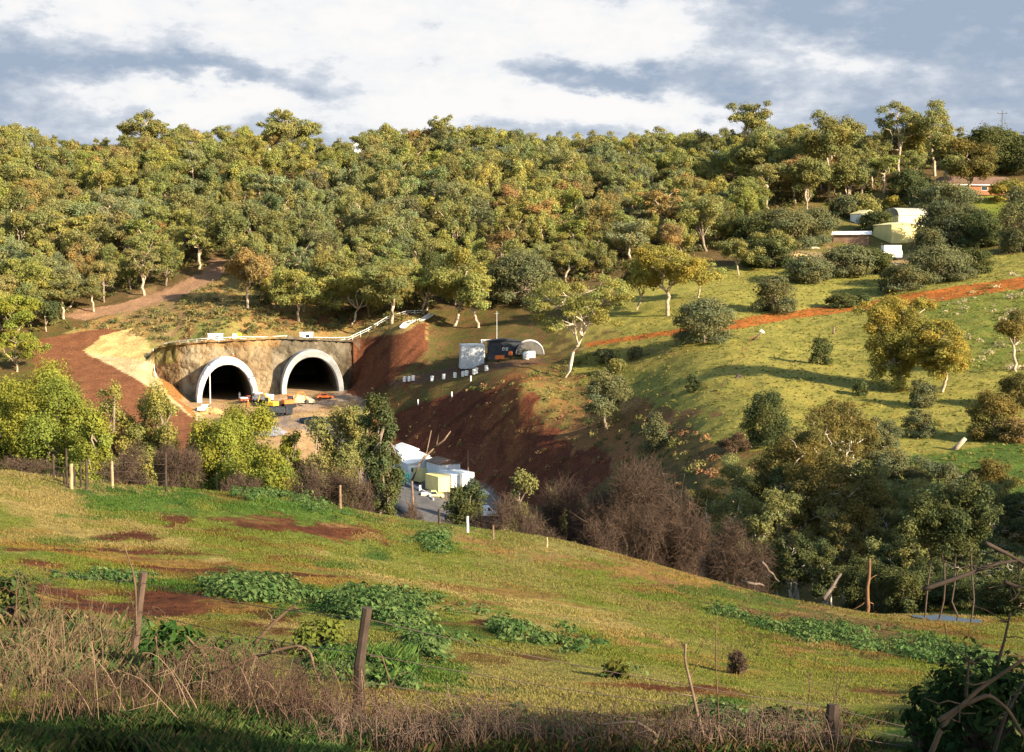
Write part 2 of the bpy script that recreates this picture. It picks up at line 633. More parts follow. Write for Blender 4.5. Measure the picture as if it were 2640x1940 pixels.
GRASS = (.190, .220, .038)
GREEN = (.095, .175, .030)
DEEP = (.06, .13, .03)
STRAW = (.46, .345, .135)
OCHRE = (.34, .205, .055)
SOIL = (.100, .036, .020)
SOIL2 = (.155, .056, .024)
C_A[:] = GRASS
C_B[:] = (.235, .238, .052)
_q = fbm(GX, GY * .5, 9, 4)
_m = (GY < 105)
setc(_m * sm((_q - .10) * 4) * .6, (.28, .235, .08), (.34, .27, .10))
setc(_m * sm((-_q - .06) * 5) * .7, (.13, .20, .035), (.18, .21, .04))
_q = fbm(GX * .5 + 40, GY * 1.3, 4, 4)
setc(_m * sm((_q - .24) * 7) * .85, OCHRE, (.25, .12, .045))
# whole far hillside: leaf litter and dry grass below the trees
setc((GY > 100), (.13, .12, .035), (.20, .12, .05))
setc((GY > 400), (.15, .11, .045), (.20, .13, .06))
# slope above the tunnels
region([(150, 860), (330, 800), (520, 740), (600, 700), (760, 760), (1100, 820), (1100, 880), (880, 880), (560, 875), (390, 900), (300, 860)], (.36, .30, .10), (.46, .26, .10), 360, 460)
patch(520, 850, 110, 30, 0, (.30, .34, .08), (.4, .3, .1), 360, 430)
patch(440, 800, 90, 40, 0, (.28, .22, .09), (.36, .22, .11), 360, 430)
patch(850, 815, 160, 22, -.15, (.22, .11, .05), (.3, .17, .07), 380, 450)
# dirt track up the hill
region([(150, 815), (215, 825), (330, 805), (450, 770), (560, 720), (605, 690), (590, 662), (545, 668), (520, 705), (430, 745), (300, 788), (200, 800)], (.50, .29, .17), (.42, .25, .15), 380, 470, 5)
# bare batter left of the tunnels
region([(60, 880), (220, 855), (330, 850), (225, 900), (250, 920), (410, 1000), (545, 1100), (560, 1200), (180, 1200), (75, 1000), (90, 930)], (.29, .125, .06), (.24, .10, .05), 285, 405, 4)
# rock outcrop and pale bench below it
region([(215, 905), (260, 865), (335, 850), (375, 870), (390, 905), (370, 930), (330, 940), (240, 925)], (.92, .64, .27), (.70, .46, .18), 330, 405, 5)
region([(215, 908), (300, 922), (390, 934), (400, 965), (470, 1030), (545, 1100), (500, 1085), (400, 1003), (250, 924)], (.80, .64, .36), (.64, .48, .25), 310, 400, 4)
region([(390, 895), (465, 885), (500, 1010), (500, 1085), (420, 1000), (400, 960)], (.50, .24, .075), (.42, .2, .07), 320, 372, 4)
# floor before the portals
region([(490, 1000), (560, 985), (900, 985), (960, 1040), (900, 1200), (560, 1200), (545, 1100), (470, 1030)], (.60, .40, .20), (.50, .31, .16), 270, 374, 5)
patch(820, 1040, 90, 20, -.1, (.42, .31, .24), (.5, .36, .24), 300, 372)
patch(760, 1100, 120, 25, 0, (.34, .27, .24), (.45, .33, .22), 270, 372)
# cutting to the right of the portals and the red spur
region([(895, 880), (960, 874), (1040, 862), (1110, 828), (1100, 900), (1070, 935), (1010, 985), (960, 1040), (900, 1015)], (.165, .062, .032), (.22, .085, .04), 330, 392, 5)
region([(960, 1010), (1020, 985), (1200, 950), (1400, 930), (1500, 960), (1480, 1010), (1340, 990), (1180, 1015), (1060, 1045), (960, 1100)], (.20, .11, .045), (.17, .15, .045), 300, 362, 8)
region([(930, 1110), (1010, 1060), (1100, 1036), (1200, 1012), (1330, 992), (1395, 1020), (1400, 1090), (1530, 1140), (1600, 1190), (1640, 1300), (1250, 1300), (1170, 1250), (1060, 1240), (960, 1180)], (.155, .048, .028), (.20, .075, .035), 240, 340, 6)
patch(1310, 1070, 45, 70, .2, (.33, .14, .05), (.25, .09, .04), 280, 335, .8, .8)
patch(1240, 1200, 30, 60, .5, (.27, .1, .05), (.2, .07, .04), 280, 335, .8, .7)
region([(1000, 1000), (1100, 985), (1200, 965), (1400, 935), (1400, 920), (1180, 945), (1000, 985)], (.21, .12, .07), (.17, .1, .06), 325, 365, 4)
# right-hand pasture
PAST, PAST2 = (.40, .35, .084), (.28, .27, .060)
region([(1440, 930), (1600, 860), (1500, 830), (1560, 800), (1700, 740), (1800, 700), (1900, 690), (2250, 720), (2700, 640), (2700, 1260), (2300, 1240), (1900, 1160), (1700, 1090), (1560, 1050)], PAST, PAST2, 150, 430, 8)
region([(1560, 800), (1640, 720), (1900, 690), (2320, 690), (2700, 640), (2700, 700), (2100, 800), (1700, 850)], (.42, .37, .09), (.31, .30, .068), 300, 470, 8)
region([(2350, 780), (2500, 740), (2700, 700), (2700, 930), (2500, 960), (2420, 900)], (.19, .235, .045), (.28, .27, .06), 230, 400, 8)
region([(2300, 1180), (2700, 1130), (2700, 1300), (2400, 1300)], (.15, .22, .04), (.11, .17, .035), 140, 220, 8)
region([(1620, 1060), (1720, 1040), (1840, 1150), (1860, 1230), (1700, 1190)], (.20, .12, .045), (.3, .2, .06), 170, 260, 8)
patch(1660, 1060, 90, 30, .1, (.33, .15, .06), (.38, .22, .09), 200, 300)
patch(1590, 1130, 80, 60, .3, (.36, .17, .07), (.3, .16, .06), 230, 300)
patch(1450, 1050, 60, 45, .3, (.25, .21, .06), (.3, .17, .06), 270, 330)
patch(1620, 900, 120, 30, 0, (.33, .24, .08), (.3, .26, .06), 300, 380)
patch(1770, 965, 110, 5, .55, (.24, .20, .05), (.3, .2, .06), 220, 340)
patch(1915, 910, 60, 4, -1.0, (.4, .24, .09), (.3, .2, .06), 220, 360)
patch(1850, 925, 260, 60, .2, (.44, .37, .085), PAST, 200, 360, .9, .7)
patch(2150, 1090, 200, 40, .2, (.42, .33, .07), PAST2, 180, 300, .9, .7)
# lawns near the sheds and house
region([(1900, 560), (2250, 500), (2700, 480), (2700, 640), (2250, 700), (1900, 690)], (.22, .23, .05), (.25, .17, .07), 400, 560, 8)
region([(2340, 520), (2460, 500), (2640, 490), (2700, 580), (2350, 560)], (.28, .34, .05), (.3, .3, .06), 470, 560, 4)
patch(2580, 580, 60, 12, -.05, (.55, .26, .1), (.4, .2, .08), 420, 540)
patch(1850, 540, 90, 30, 0, (.18, .24, .05), (.25, .2, .07), 480, 600)
patch(2160, 660, 110, 14, 0, (.5, .35, .18), (.4, .28, .13), 400, 480)
# red track across the hillside
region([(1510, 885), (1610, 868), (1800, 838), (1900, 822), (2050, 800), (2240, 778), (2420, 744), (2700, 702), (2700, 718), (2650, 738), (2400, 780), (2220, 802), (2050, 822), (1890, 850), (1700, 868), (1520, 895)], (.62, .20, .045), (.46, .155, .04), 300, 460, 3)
# compound yard
region([(960, 1180), (1060, 1215), (1250, 1245), (1300, 1300), (1290, 1400), (900, 1400), (930, 1250)], (.20, .17, .15), (.30, .26, .22), 225, 300, 5)
# ---- near field
NF = (0, 105)
patch(120, 1330, 260, 110, .1, (.37, .27, .10), (.44, .32, .13), *NF, 1.0, .75)
patch(480, 1270, 190, 26, .02, GREEN, DEEP, *NF)
patch(760, 1330, 300, 42, .2, GREEN, (.13, .19, .04), *NF, .8, .8)
patch(330, 1310, 110, 20, 0, GREEN, (.12, .2, .04), *NF)
patch(450, 1338, 34, 11, .0, SOIL2, SOIL, *NF)
patch(690, 1360, 85, 20, .06, SOIL2, SOIL, *NF)
patch(660, 1385, 50, 12, .1, SOIL2, SOIL, *NF, .5, .8)
patch(930, 1372, 85, 20, .1, SOIL2, (.22, .1, .04), *NF)
patch(340, 1385, 50, 7, 0, SOIL2, SOIL, *NF)
patch(400, 1445, 320, 8, .05, SOIL2, OCHRE, *NF, .8, .8)
patch(190, 1410, 140, 5, .03, SOIL2, OCHRE, *NF, .8, .8)
patch(130, 1455, 100, 8, .0, OCHRE, SOIL2, *NF)
patch(420, 1512, 300, 12, .04, GREEN, DEEP, *NF)
patch(430, 1560, 360, 36, .06, SOIL, SOIL2, *NF, .4)
patch(620, 1600, 170, 30, .1, SOIL, SOIL2, *NF, .4)
patch(330, 1565, 260, 30, .04, SOIL, SOIL2, *NF, .5)
patch(600, 1575, 230, 16, .08, SOIL2, SOIL, *NF, .5)
patch(330, 1425, 420, 5, .03, SOIL2, SOIL, *NF, .6)
patch(420, 1465, 420, 6, .05, SOIL, SOIL2, *NF, .6)
patch(830, 1365, 200, 9, .10, SOIL2, SOIL, *NF, .6)
patch(150, 1590, 130, 50, 0, SOIL, SOIL2, *NF, .4)
patch(950, 1585, 330, 40, .2, DEEP, GREEN, *NF, .6)
patch(1350, 1655, 160, 18, .18, GREEN, SOIL2, *NF, .6, .8)
patch(1230, 1605, 45, 9, .15, SOIL2, SOIL, *NF)
patch(1340, 1635, 30, 7, .3, SOIL2, SOIL, *NF)
patch(1000, 1690, 90, 14, .25, SOIL, OCHRE, *NF)
patch(560, 1690, 230, 60, .05, (.15, .2, .04), (.24, .22, .05), *NF, .8, .7)
patch(1030, 1730, 120, 30, .1, DEEP, GREEN, *NF)
patch(1350, 1690, 170, 10, .1, (.10, .12, .03), SOIL2, *NF)
patch(1000, 1480, 150, 22, .3, STRAW, GRASS, *NF, 1.0, .8)
patch(1250, 1530, 240, 30, .25, STRAW, GRASS, *NF, 1.0, .8)
patch(1500, 1600, 260, 30, .2, STRAW, GRASS, *NF, 1.0, .7)
patch(1650, 1560, 150, 20, .2, (.36, .26, .1), GRASS, *NF, 1.0, .7)
patch(1900, 1720, 300, 50, .15, (.36, .23, .07), GRASS, *NF, 1.0, .7)
patch(2200, 1760, 250, 50, .1, (.36, .24, .07), GRASS, *NF, 1.0, .7)
patch(2010, 1675, 60, 11, .1, SOIL2, OCHRE, *NF)
patch(2050, 1560, 330, 45, .2, (.23, .13, .06), (.3, .2, .07), *NF, .8, .9)
patch(2320, 1660, 330, 40, .2, (.16, .09, .045), (.14, .13, .04), *NF, .8, .9)
patch(2090, 1630, 110, 16, .2, DEEP, GREEN, *NF)
patch(1750, 1500, 250, 16, .15, (.26, .14, .06), OCHRE, *NF, .8, .9)
patch(1150, 1390, 180, 12, .15, (.33, .2, .1), OCHRE, *NF, .8, .9)
patch(2000, 1850, 260, 24, .05, DEEP, GREEN, *NF)
patch(1350, 1915, 1000, 42, .02, SOIL, (.10, .07, .03), *NF, .6, .95)
patch(1500, 1860, 700, 10, .02, SOIL2, OCHRE, *NF, .8, .8)
patch(2500, 1900, 200, 60, 0, (.05, .05, .02), DEEP, *NF)
patch(250, 1900, 520, 60, 0, (.035, .06, .02), (.03, .045, .015), *NF)
patch(1780, 1780, 240, 8, .06, OCHRE, SOIL2, *NF)


_rg = np.random.RandomState(77)
for _k in range(90):
    if _k % 2:
        _px, _py, _ro = _rg.uniform(910, 1090), _rg.uniform(860, 1010), -.75
    else:
        _px, _py, _ro = _rg.uniform(980, 1480), _rg.uniform(1030, 1270), -.6 - .5 * _rg.rand()
    if _py > 1000 and _py < 1015 + (1330 - _px) * .14:
        continue
    _c = [((.21, .08, .04), SOIL2), ((.075, .03, .018), SOIL), ((.28, .12, .05), (.2, .08, .04))][_rg.choice(3, p=(.4, .4, .2))]
    patch(_px, _py, _rg.uniform(15, 60), _rg.uniform(2, 7), _ro, *_c, 262, 392, .9, _rg.uniform(.4, .8))
_rg = np.random.RandomState(404)
for _k in range(120):
    _t = _rg.rand()
    _px, _py = _rg.uniform(0, 2640), _rg.uniform(1260, 1880)
    if _py < 1200 + .17 * max(0, _px - 700) + 20:
        continue
    _c = [(SOIL2, OCHRE), (OCHRE, STRAW), (STRAW, (.38, .29, .1)), (GREEN, DEEP), ((.24, .15, .06), SOIL2)][_rg.choice(5, p=(.24, .18, .23, .2, .15))]
    patch(_px, _py, _rg.uniform(25, 130), _rg.uniform(3, 13), .02 + .14 * _px / 2640, *_c, 0, 105, .7, _rg.uniform(.5, .9))


def terrain_material():
    m, nt, N, L = mat_new('ground')
    a = N('ShaderNodeAttribute')
    a.attribute_name = 'ColA'
    b = N('ShaderNodeAttribute')
    b.attribute_name = 'ColB'
    geo = N('ShaderNodeNewGeometry')

    def noise(scale, det, st=(1, 1, 1), rough=.6):
        mp = N('ShaderNodeMapping')
        mp.inputs['Scale'].default_value = st
        L(geo.outputs['Position'], mp.inputs[0])
        n = N('ShaderNodeTexNoise')
        n.inputs['Scale'].default_value = scale
        n.inputs['Detail'].default_value = det
        n.inputs['Roughness'].default_value = rough
        L(mp.outputs[0], n.inputs[0])
        return n.outputs[0]

    def ramp(x, p0, p1, c0=0.0, c1=1.0):
        r = N('ShaderNodeMapRange')
        r.inputs[1].default_value, r.inputs[2].default_value = p0, p1
        r.inputs[3].default_value, r.inputs[4].default_value = c0, c1
        L(x, r.inputs[0])
        return r.outputs[0]

    n1 = noise(.35, 9, (1, .6, 1), .68)
    mx = N('ShaderNodeMix')
    mx.data_type = 'RGBA'
    L(ramp(n1, .42, .58), mx.inputs[0])
    L(a.outputs[0], mx.inputs[6])
    L(b.outputs[0], mx.inputs[7])
    n2 = noise(2.2, 8, (1, .7, 1), .7)
    v = ramp(n2, .3, .72, .45, 1.45)
    ml = N('ShaderNodeMix')
    ml.data_type = 'RGBA'
    ml.blend_type = 'MULTIPLY'
    ml.inputs[0].default_value = 1
    L(mx.outputs[2], ml.inputs[6])
    cb = N('ShaderNodeCombineColor')
    for i in range(3):
        L(v, cb.inputs[i])
    L(cb.outputs[0], ml.inputs[7])
    bs = N('ShaderNodeBsdfPrincipled')
    bs.inputs['Roughness'].default_value = .95
    bs.inputs['Specular IOR Level'].default_value = .05
    L(ml.outputs[2], bs.inputs['Base Color'])
    bp = N('ShaderNodeBump')
    bp.inputs['Strength'].default_value = .8
    bp.inputs['Distance'].default_value = .25
    L(n2, bp.inputs['Height'])
    L(bp.outputs[0], bs.inputs['Normal'])
    o = N('ShaderNodeOutputMaterial')
    L(bs.outputs[0], o.inputs[0])
    return m


def build_ground():
    R, Cn = GX.shape
    idx = np.arange(R * Cn).reshape(R, Cn)
    Q = np.stack([idx[:-1, :-1], idx[:-1, 1:], idx[1:, 1:], idx[1:, :-1]], -1)
    cx = (GX[:-1, :-1] + GX[1:, 1:]) / 2
    cy = (GY[:-1, :-1] + GY[1:, 1:]) / 2
    yw = np.interp(cx, wx, wy)
    gap = (cx > wx[0] + .5) & (cx < wx[-1] - 1.5) & (GY[1:, 1:] > yw + .5) & (GY[:-1, :-1] < yw + 1.4)
    V = np.stack([GX, GY, GZ], -1).reshape(-1, 3)
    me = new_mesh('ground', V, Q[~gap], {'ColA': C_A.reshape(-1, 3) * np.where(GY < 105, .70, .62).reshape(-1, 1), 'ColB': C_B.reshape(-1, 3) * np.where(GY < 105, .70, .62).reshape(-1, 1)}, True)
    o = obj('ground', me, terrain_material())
    o['kind'] = 'structure'
    return o


build_ground()


# ------------------------------------------------------------------ trees
def rot_frames(n, rng, tilt):
    """random tangent vectors to the unit normals n"""
    r = rng.normal(size=n.shape)
    a = np.cross(n, r)
    a /= np.linalg.norm(a, axis=1)[:, None] + 1e-9
    b = np.cross(n, a)
    return a, b


def cards(P, Nn, size, rng, elong=1.5):
    """one leaf-spray quad (a bent rhombus) at each point"""
    a, b = rot_frames(Nn, rng, 0)
    s = size * rng.uniform(.6, 1.35, len(P))[:, None] * .5
    V = np.stack([P - a * s * elong, P - b * s * .8 + Nn * s * .35, P + a * s * elong, P + b * s * .8 + Nn * s * .2], 1)
    Q = np.arange(len(P) * 4).reshape(-1, 4)
    return V.reshape(-1, 3), Q


def clump_points(c, r, n, rng, shell=.45, low=.35):
    """points and normals through the outer part of an ellipsoid clump, fewer below"""
    d = rng.normal(size=(int(n * 1.6), 3))
    d /= np.linalg.norm(d, axis=1)[:, None]
    keep = (d[:, 2] > -.25) | (rng.rand(len(d)) < low)
    d = d[keep][:n]
    k = 1.08 - (shell + .08) * rng.rand(len(d)) ** 1.3 + .16 * (rng.rand(len(d)) < .12)
    bump = 1 + .3 * np.sin(d[:, 0] * 5 + c[0] * 3) * np.sin(d[:, 1] * 5 + c[1] * 3 + d[:, 2] * 4)
    P = np.array(c) + d * np.array(r) * (k * bump)[:, None]
    Nn = d + rng.normal(size=d.shape) * .55 + np.array([0, 0, .3])
    Nn /= np.linalg.norm(Nn, axis=1)[:, None]
    return P, Nn


def leaf_mesh(name, clumps, leaf, rng, dens=1.3, fresh=.12, extra=None, col=None):
    Ps, Ns, Vs = [], [], []
    for c, r in clumps:
        A = 4 * math.pi * (np.mean(r) ** 2)
        n = max(12, int(A * dens / leaf ** 2))
        p, nn = clump_points(c, r, n, rng)
        Ps.append(p)
        Ns.append(nn)
        tone = rng.uniform(.82, 1.15)
        hue = rng.uniform(-fresh, fresh)
        v = tone * rng.uniform(.8, 1.2, len(p))
        Vs.append(np.stack([v * (1 + hue), v, v * (1 - hue)], 1))
    P, Nn, Vc = np.concatenate(Ps), np.concatenate(Ns), np.concatenate(Vs)
    V, Q = cards(P, Nn, leaf, rng)
    return new_mesh(name, V, Q, {'Var': np.repeat(Vc, 4, 0)})


def bent(a, b, n, rng, wob, lift=0.0):
    t = np.linspace(0, 1, n)[:, None]
    p = np.array(a) * (1 - t) + np.array(b) * t
    L_ = np.linalg.norm(np.array(b) - np.array(a))
    for k in range(1, n - 1):
        p[k] += rng.normal(size=3) * wob * L_
    p[:, 2] += lift * L_ * np.sin(np.pi * t[:, 0])
    return p


def gum_shape(rng, H, W, base=.38, nlimb=4, ntip=3, csize=.17, flat=.72, lean=.06, drop=.0, twist=1.0, trunk=.028, fill=1):
    """trunk + forking limbs to the tips, clumps of leaves round each tip"""
    mb = MB()
    r0 = H * trunk
    top = np.array([rng.normal() * lean * H, rng.normal() * lean * H, H * base])
    tr = bent((0, 0, -.6), top, 6, rng, .025)
    mb.tube(tr, np.linspace(r0, r0 * .72, 6), 7)
    clumps = []
    ph = rng.rand() * 6.28
    cs = csize * min(H, W * 1.25)
    sz = lambda a, b: np.array([1, 1, flat * rng.uniform(.85, 1.25)]) * cs * rng.uniform(a, b)
    for i in range(nlimb):
        an = ph + i * 6.283 / nlimb + rng.normal() * .35
        lead = i == 0
        rr = W / 2 * (rng.uniform(.05, .25) if lead else rng.uniform(.4, .8))
        hh = H * (rng.uniform(.84, .92) if lead else rng.uniform(.5, .9))
        st = tr[-1] if rng.rand() < .7 else tr[-2]
        e = np.array([math.cos(an) * rr, math.sin(an) * rr, hh])
        e[:2] += top[:2] * .6
        lp = bent(st, e, 7, rng, .05 * twist, .06)
        mb.tube(lp, np.linspace(r0 * .55, r0 * .17, 7), 6)
        clumps.append((e, sz(.8, 1.15)))
        for j in range(ntip):
            k = rng.randint(2, 6)
            a2 = an + rng.normal() * 1.1
            q = lp[k]
            l2 = W * rng.uniform(.14, .32)
            e2 = q + np.array([math.cos(a2) * l2, math.sin(a2) * l2, rng.uniform(-.03 - drop, .17) * H])
            e2[:2] *= min(1, W * .5 / (np.hypot(*e2[:2]) + 1e-6))
            bp = bent(q, e2, 5, rng, .07 * twist, .05)
            mb.tube(bp, np.linspace(r0 * .26, r0 * .08, 5), 5)
            clumps.append((e2, sz(.55, 1.0)))
            for m_ in range(1 + fill):
                k3 = rng.randint(1, 4)
                e3 = bp[k3] + np.array([rng.normal() * W * .1, rng.normal() * W * .1, rng.uniform(-.05 - drop * .5, .1) * H])
                mb.tube(bent(bp[k3], e3, 4, rng, .06), np.linspace(r0 * .12, r0 * .05, 4), 4, False)
                clumps.append((e3, sz(.4, .75)))
    return mb, clumps


def fit(clumps, mb, H, W):
    """bring the crown to the height and width asked for"""
    C = np.array([c for c, r in clumps])
    R = np.array([r for c, r in clumps])
    top = (C[:, 2] + R[:, 2]).max()
    wid = np.ptp(np.r_[C[:, 0] - R[:, 0], C[:, 0] + R[:, 0]]) * .97
    s = np.array([W / wid, W / wid, H / top])
    mb.v = [v * s for v in mb.v]
    return [(c * s, r * s) for c, r in clumps]


def round_shape(rng, H, W, n=16, low=.16, cs=.27):
    """a dense round shrub or olive: leafy down to the ground, short stem"""
    mb = MB()
    r0 = max(.06, W * .03)
    mb.tube(bent((0, 0, -.5), (0, 0, H * .45), 5, rng, .03), np.linspace(r0, r0 * .5, 5), 6)
    cl = [(np.array([0, 0, H * .55]), np.array([W * .36, W * .36, H * .38]))]
    for i in range(n + 7):
        z = rng.uniform(low, .86) if i < n else rng.uniform(.04, .16)
        an = i * 2.4 + rng.normal() * .3
        prof = math.sin(math.pi * min(1, (z * .85 + .22))) ** .6
        rr = W * .36 * prof * rng.uniform(.8, 1.1)
        c = np.array([math.cos(an) * rr, math.sin(an) * rr, z * H])
        q = rng.uniform(.65, 1.15) * cs
        cl.append((c, np.array([q * W * .6, q * W * .6, q * H * .55])))
        mb.tube(bent((0, 0, H * .25), c, 4, rng, .05), np.linspace(r0 * .4, r0 * .1, 4), 4, False)
    return mb, cl


def twig_shape(rng, H, W, nmain=7, depth=4, fine=.012, up=.7, n=13):
    """a leafless shrub: stems, limbs and a dome of fine crossing twigs"""
    mb = MB()
    r0 = .04 + H * .016
    cl = [(np.array([0, 0, H * .5]), np.array([W * .34, W * .34, H * .4]))]
    for i in range(n):
        z = rng.uniform(.14, .84)
        an = i * 2.4 + rng.normal() * .3
        rr = W * .34 * math.sin(math.pi * min(1, z * .85 + .2)) ** .6 * rng.uniform(.7, 1.1)
        c = np.array([math.cos(an) * rr, math.sin(an) * rr, z * H])
        q = rng.uniform(.2, .32)
        cl.append((c, np.array([q * W * .6, q * W * .6, q * H * .65])))
        mb.tube(bent((rng.normal() * W * .04, rng.normal() * W * .04, -.3), c, 5, rng, .06), np.linspace(r0 * rng.uniform(.5, 1), r0 * .2, 5), 5, False)
        for k in range(7):
            e = c + rng.normal(size=3) * np.array([q * W * .4, q * W * .4, q * H * .4])
            mb.tube(bent(c * np.array([.8, .8, .9]), e, 4, rng, .1), np.linspace(r0 * .22, fine, 4), 4, False)
    top = max(c[2] + r[2] for c, r in cl)
    s = np.array([1, 1, H / top])
    P, D = [], []
    for c, r in cl:
        k = int(130 + 250 * np.mean(r) ** 2)
        d = rng.normal(size=(k, 3))
        d /= np.linalg.norm(d, axis=1)[:, None]
        p = c + d * r * (rng.rand(k, 1) ** .45)
        g = d * .8 + rng.normal(size=(k, 3)) * .7 + np.array([0, 0, .35])
        P.append(p)
        D.append(g / np.linalg.norm(g, axis=1)[:, None])
    P, D = np.concatenate(P), np.concatenate(D)
    a = np.cross(D, rng.normal(size=D.shape))
    a /= np.linalg.norm(a, axis=1)[:, None]
    L_ = H * .10 * rng.uniform(.5, 1.6, (len(P), 1))
    w = fine * rng.uniform(.6, 1.3, (len(P), 1))
    V = np.stack([P - D * L_ * .5 - a * w, P - D * L_ * .5 + a * w, P + D * L_ * .5 + a * w * .3, P + D * L_ * .5 - a * w * .3], 1).reshape(-1, 3)
    mb.add(V, np.arange(len(V)).reshape(-1, 4))
    mb.v = [v * s for v in mb.v]
    return mb


OLIVE = (.228, .222, .078)
YELG = (.285, .275, .080)
RUST = (.290, .205, .080)
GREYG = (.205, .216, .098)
DARKG = (.095, .108, .042)
SAGE = (.145, .150, .072)
GOLD = (.275, .232, .055)
FRESH = (.215, .228, .042)
BRONZE = (.165, .138, .045)
TINT = dict(olive=OLIVE, yellow=YELG, rust=RUST, grey=GREYG, dark=DARKG, sage=SAGE, gold=GOLD, fresh=FRESH, bronze=BRONZE)


def put_tree(name, cat, loc, mb, clumps, leaf, bark, tint, label, seed, dens=1.3, group=None, rz=0.0):
    rng = np.random.RandomState(seed)
    root = empty(name, loc, rz, label, cat, group)
    mb.build('trunk', bark, root, True)
    cr = obj('crown', leaf_mesh('crown', clumps, leaf, rng, dens), LEAF, root)
    k = rng.uniform(.9, 1.1)
    cr.color = (tint[0] * k, tint[1] * k, tint[2] * k, 1)
    return root


SEED = [100]


def tree_at(kind, px, d, top, w, tint, label, leaf=None, bark=None, name=None, cat='tree', dens=1.35, group=None, **kw):
    """a tree standing at distance d below the sight line px, its crown reaching the height 'top' and w wide in the photograph"""
    SEED[0] += 1
    rng = np.random.RandomState(SEED[0])
    if isinstance(d, tuple):
        p = G(px, d[0], *d[1:])
        d = p.y
    else:
        p = B(px, d)
    H = max(.5, ztop(px, top, d) - p.z)
    W = w / F * d
    leaf = leaf or max(.09, d * .00095)
    if kind == 'gum':
        mb, cl = gum_shape(rng, H, W, **kw)
        cl = fit(cl, mb, H, W)
        return put_tree(name or 'gum_tree', cat, p, mb, cl, leaf, bark or BARK_PALE, TINT[tint], label, SEED[0], dens, group)
    if kind == 'round':
        mb, cl = round_shape(rng, H, W, **kw)
        cl = fit(cl, mb, H, W)
        return put_tree(name or 'olive_tree', cat, p, mb, cl, leaf, bark or BARK_GREY, TINT[tint], label, SEED[0], dens, group)
    if kind == 'bare':
        mb = twig_shape(rng, H, W, **kw)
        o = mb.build(name or 'bare_shrub', bark or TWIG, None, False, p)
        return tag(o, label, cat, group)


# ---- the forest on the hill
FOREST = [(-900, 900), (-150, 890), (120, 858), (190, 822), (300, 792), (430, 742), (535, 690), (545, 668), (590, 660), (600, 690), (650, 770), (730, 815), (1000, 838), (1090, 815), (1140, 800), (1250, 800), (1330, 775), (1400, 735), (1560, 725), (1650, 690), (1720, 680), (1850, 640), (1910, 620), (1960, 560), (2080, 535), (2150, 530), (2260, 505), (2330, 480), (2420, 425), (2700, 410), (3300, 400), (3300, 200), (-900, 200)]
CLEAR = [[(1770, 560), (1790, 500), (1850, 495), (1950, 480), (1960, 510), (1900, 570)], [(570, 690), (620, 690), (625, 720), (560, 730)],
         [(2130, 470), (2200, 460), (2230, 490), (2150, 500)]]


def forest_spots():
    rng = np.random.RandomState(5)
    n = 170000
    Y = np.sqrt(rng.uniform(372 ** 2, 655 ** 2, n))
    X = ray(rng.uniform(-800, 3200, n), 700)[0] * Y
    Z = gz(X, Y)
    PX_, PY_ = project(X, Y, Z)
    ok = inpoly(PX_, PY_, FOREST)
    for c in CLEAR:
        ok &= ~inpoly(PX_, PY_, c)
    MD = 6.9 + 2.6 * vnoise(X, Y, 40.) + (Y - 400) * .007
    pts = []
    grid = {}
    for x, y, z, pX, pY, md in zip(*(a[ok].tolist() for a in (X, Y, Z, PX_, PY_, MD))):
        c = (int(x // 10), int(y // 10))
        if any((x - a) ** 2 + (y - b) ** 2 < md * md for i in (-1, 0, 1) for j in (-1, 0, 1) for a, b in grid.get((c[0] + i, c[1] + j), ())):
            continue
        grid.setdefault(c, []).append((x, y))
        pts.append((x, y, z, pX, pY))
    return pts


def build_undergrowth():
    """the low scrub between and below the forest trees"""
    rng = np.random.RandomState(77)
    n = 9000
    Y = np.sqrt(rng.uniform(375 ** 2, 650 ** 2, n))
    X = ray(rng.uniform(-90, 2740, n), 700)[0] * Y
    PX_, PY_ = project(X, Y, gz(X, Y))
    ok = inpoly(PX_, PY_, FOREST) & (rng.rand(n) < .75)
    for c in CLEAR:
        ok &= ~inpoly(PX_, PY_, c)
    ok &= ~inpoly(PX_, PY_, [(150, 860), (200, 790), (430, 735), (530, 690), (540, 650), (600, 650), (640, 760), (400, 860)])
    P, N_, C = [], [], []
    for x, y in zip(X[ok], Y[ok]):
        h = rng.uniform(.7, 2.6)
        r = h * rng.uniform(.7, 1.2)
        p, nn = clump_points((x, y, float(gz(x, y)) + h * .4), (r, r, h * .6), int(16 + 14 * r), rng)
        col = np.array(TINT[('olive', 'dark', 'bronze', 'sage', 'rust')[rng.choice(5, p=(.35, .3, .15, .12, .08))]]) * rng.uniform(.6, 1)
        P.append(p)
        N_.append(nn)
        C.append(np.repeat([col], len(p), 0) * rng.uniform(.75, 1.25, (len(p), 1)))
    V, Q = cards(np.concatenate(P), np.concatenate(N_), .6, rng)
    o = obj('undergrowth', new_mesh('undergrowth', V, Q, {'Col': np.repeat(np.concatenate(C), 4, 0), 'Var': np.ones((len(V), 3))}), LEAFV)
    o['kind'] = 'stuff'


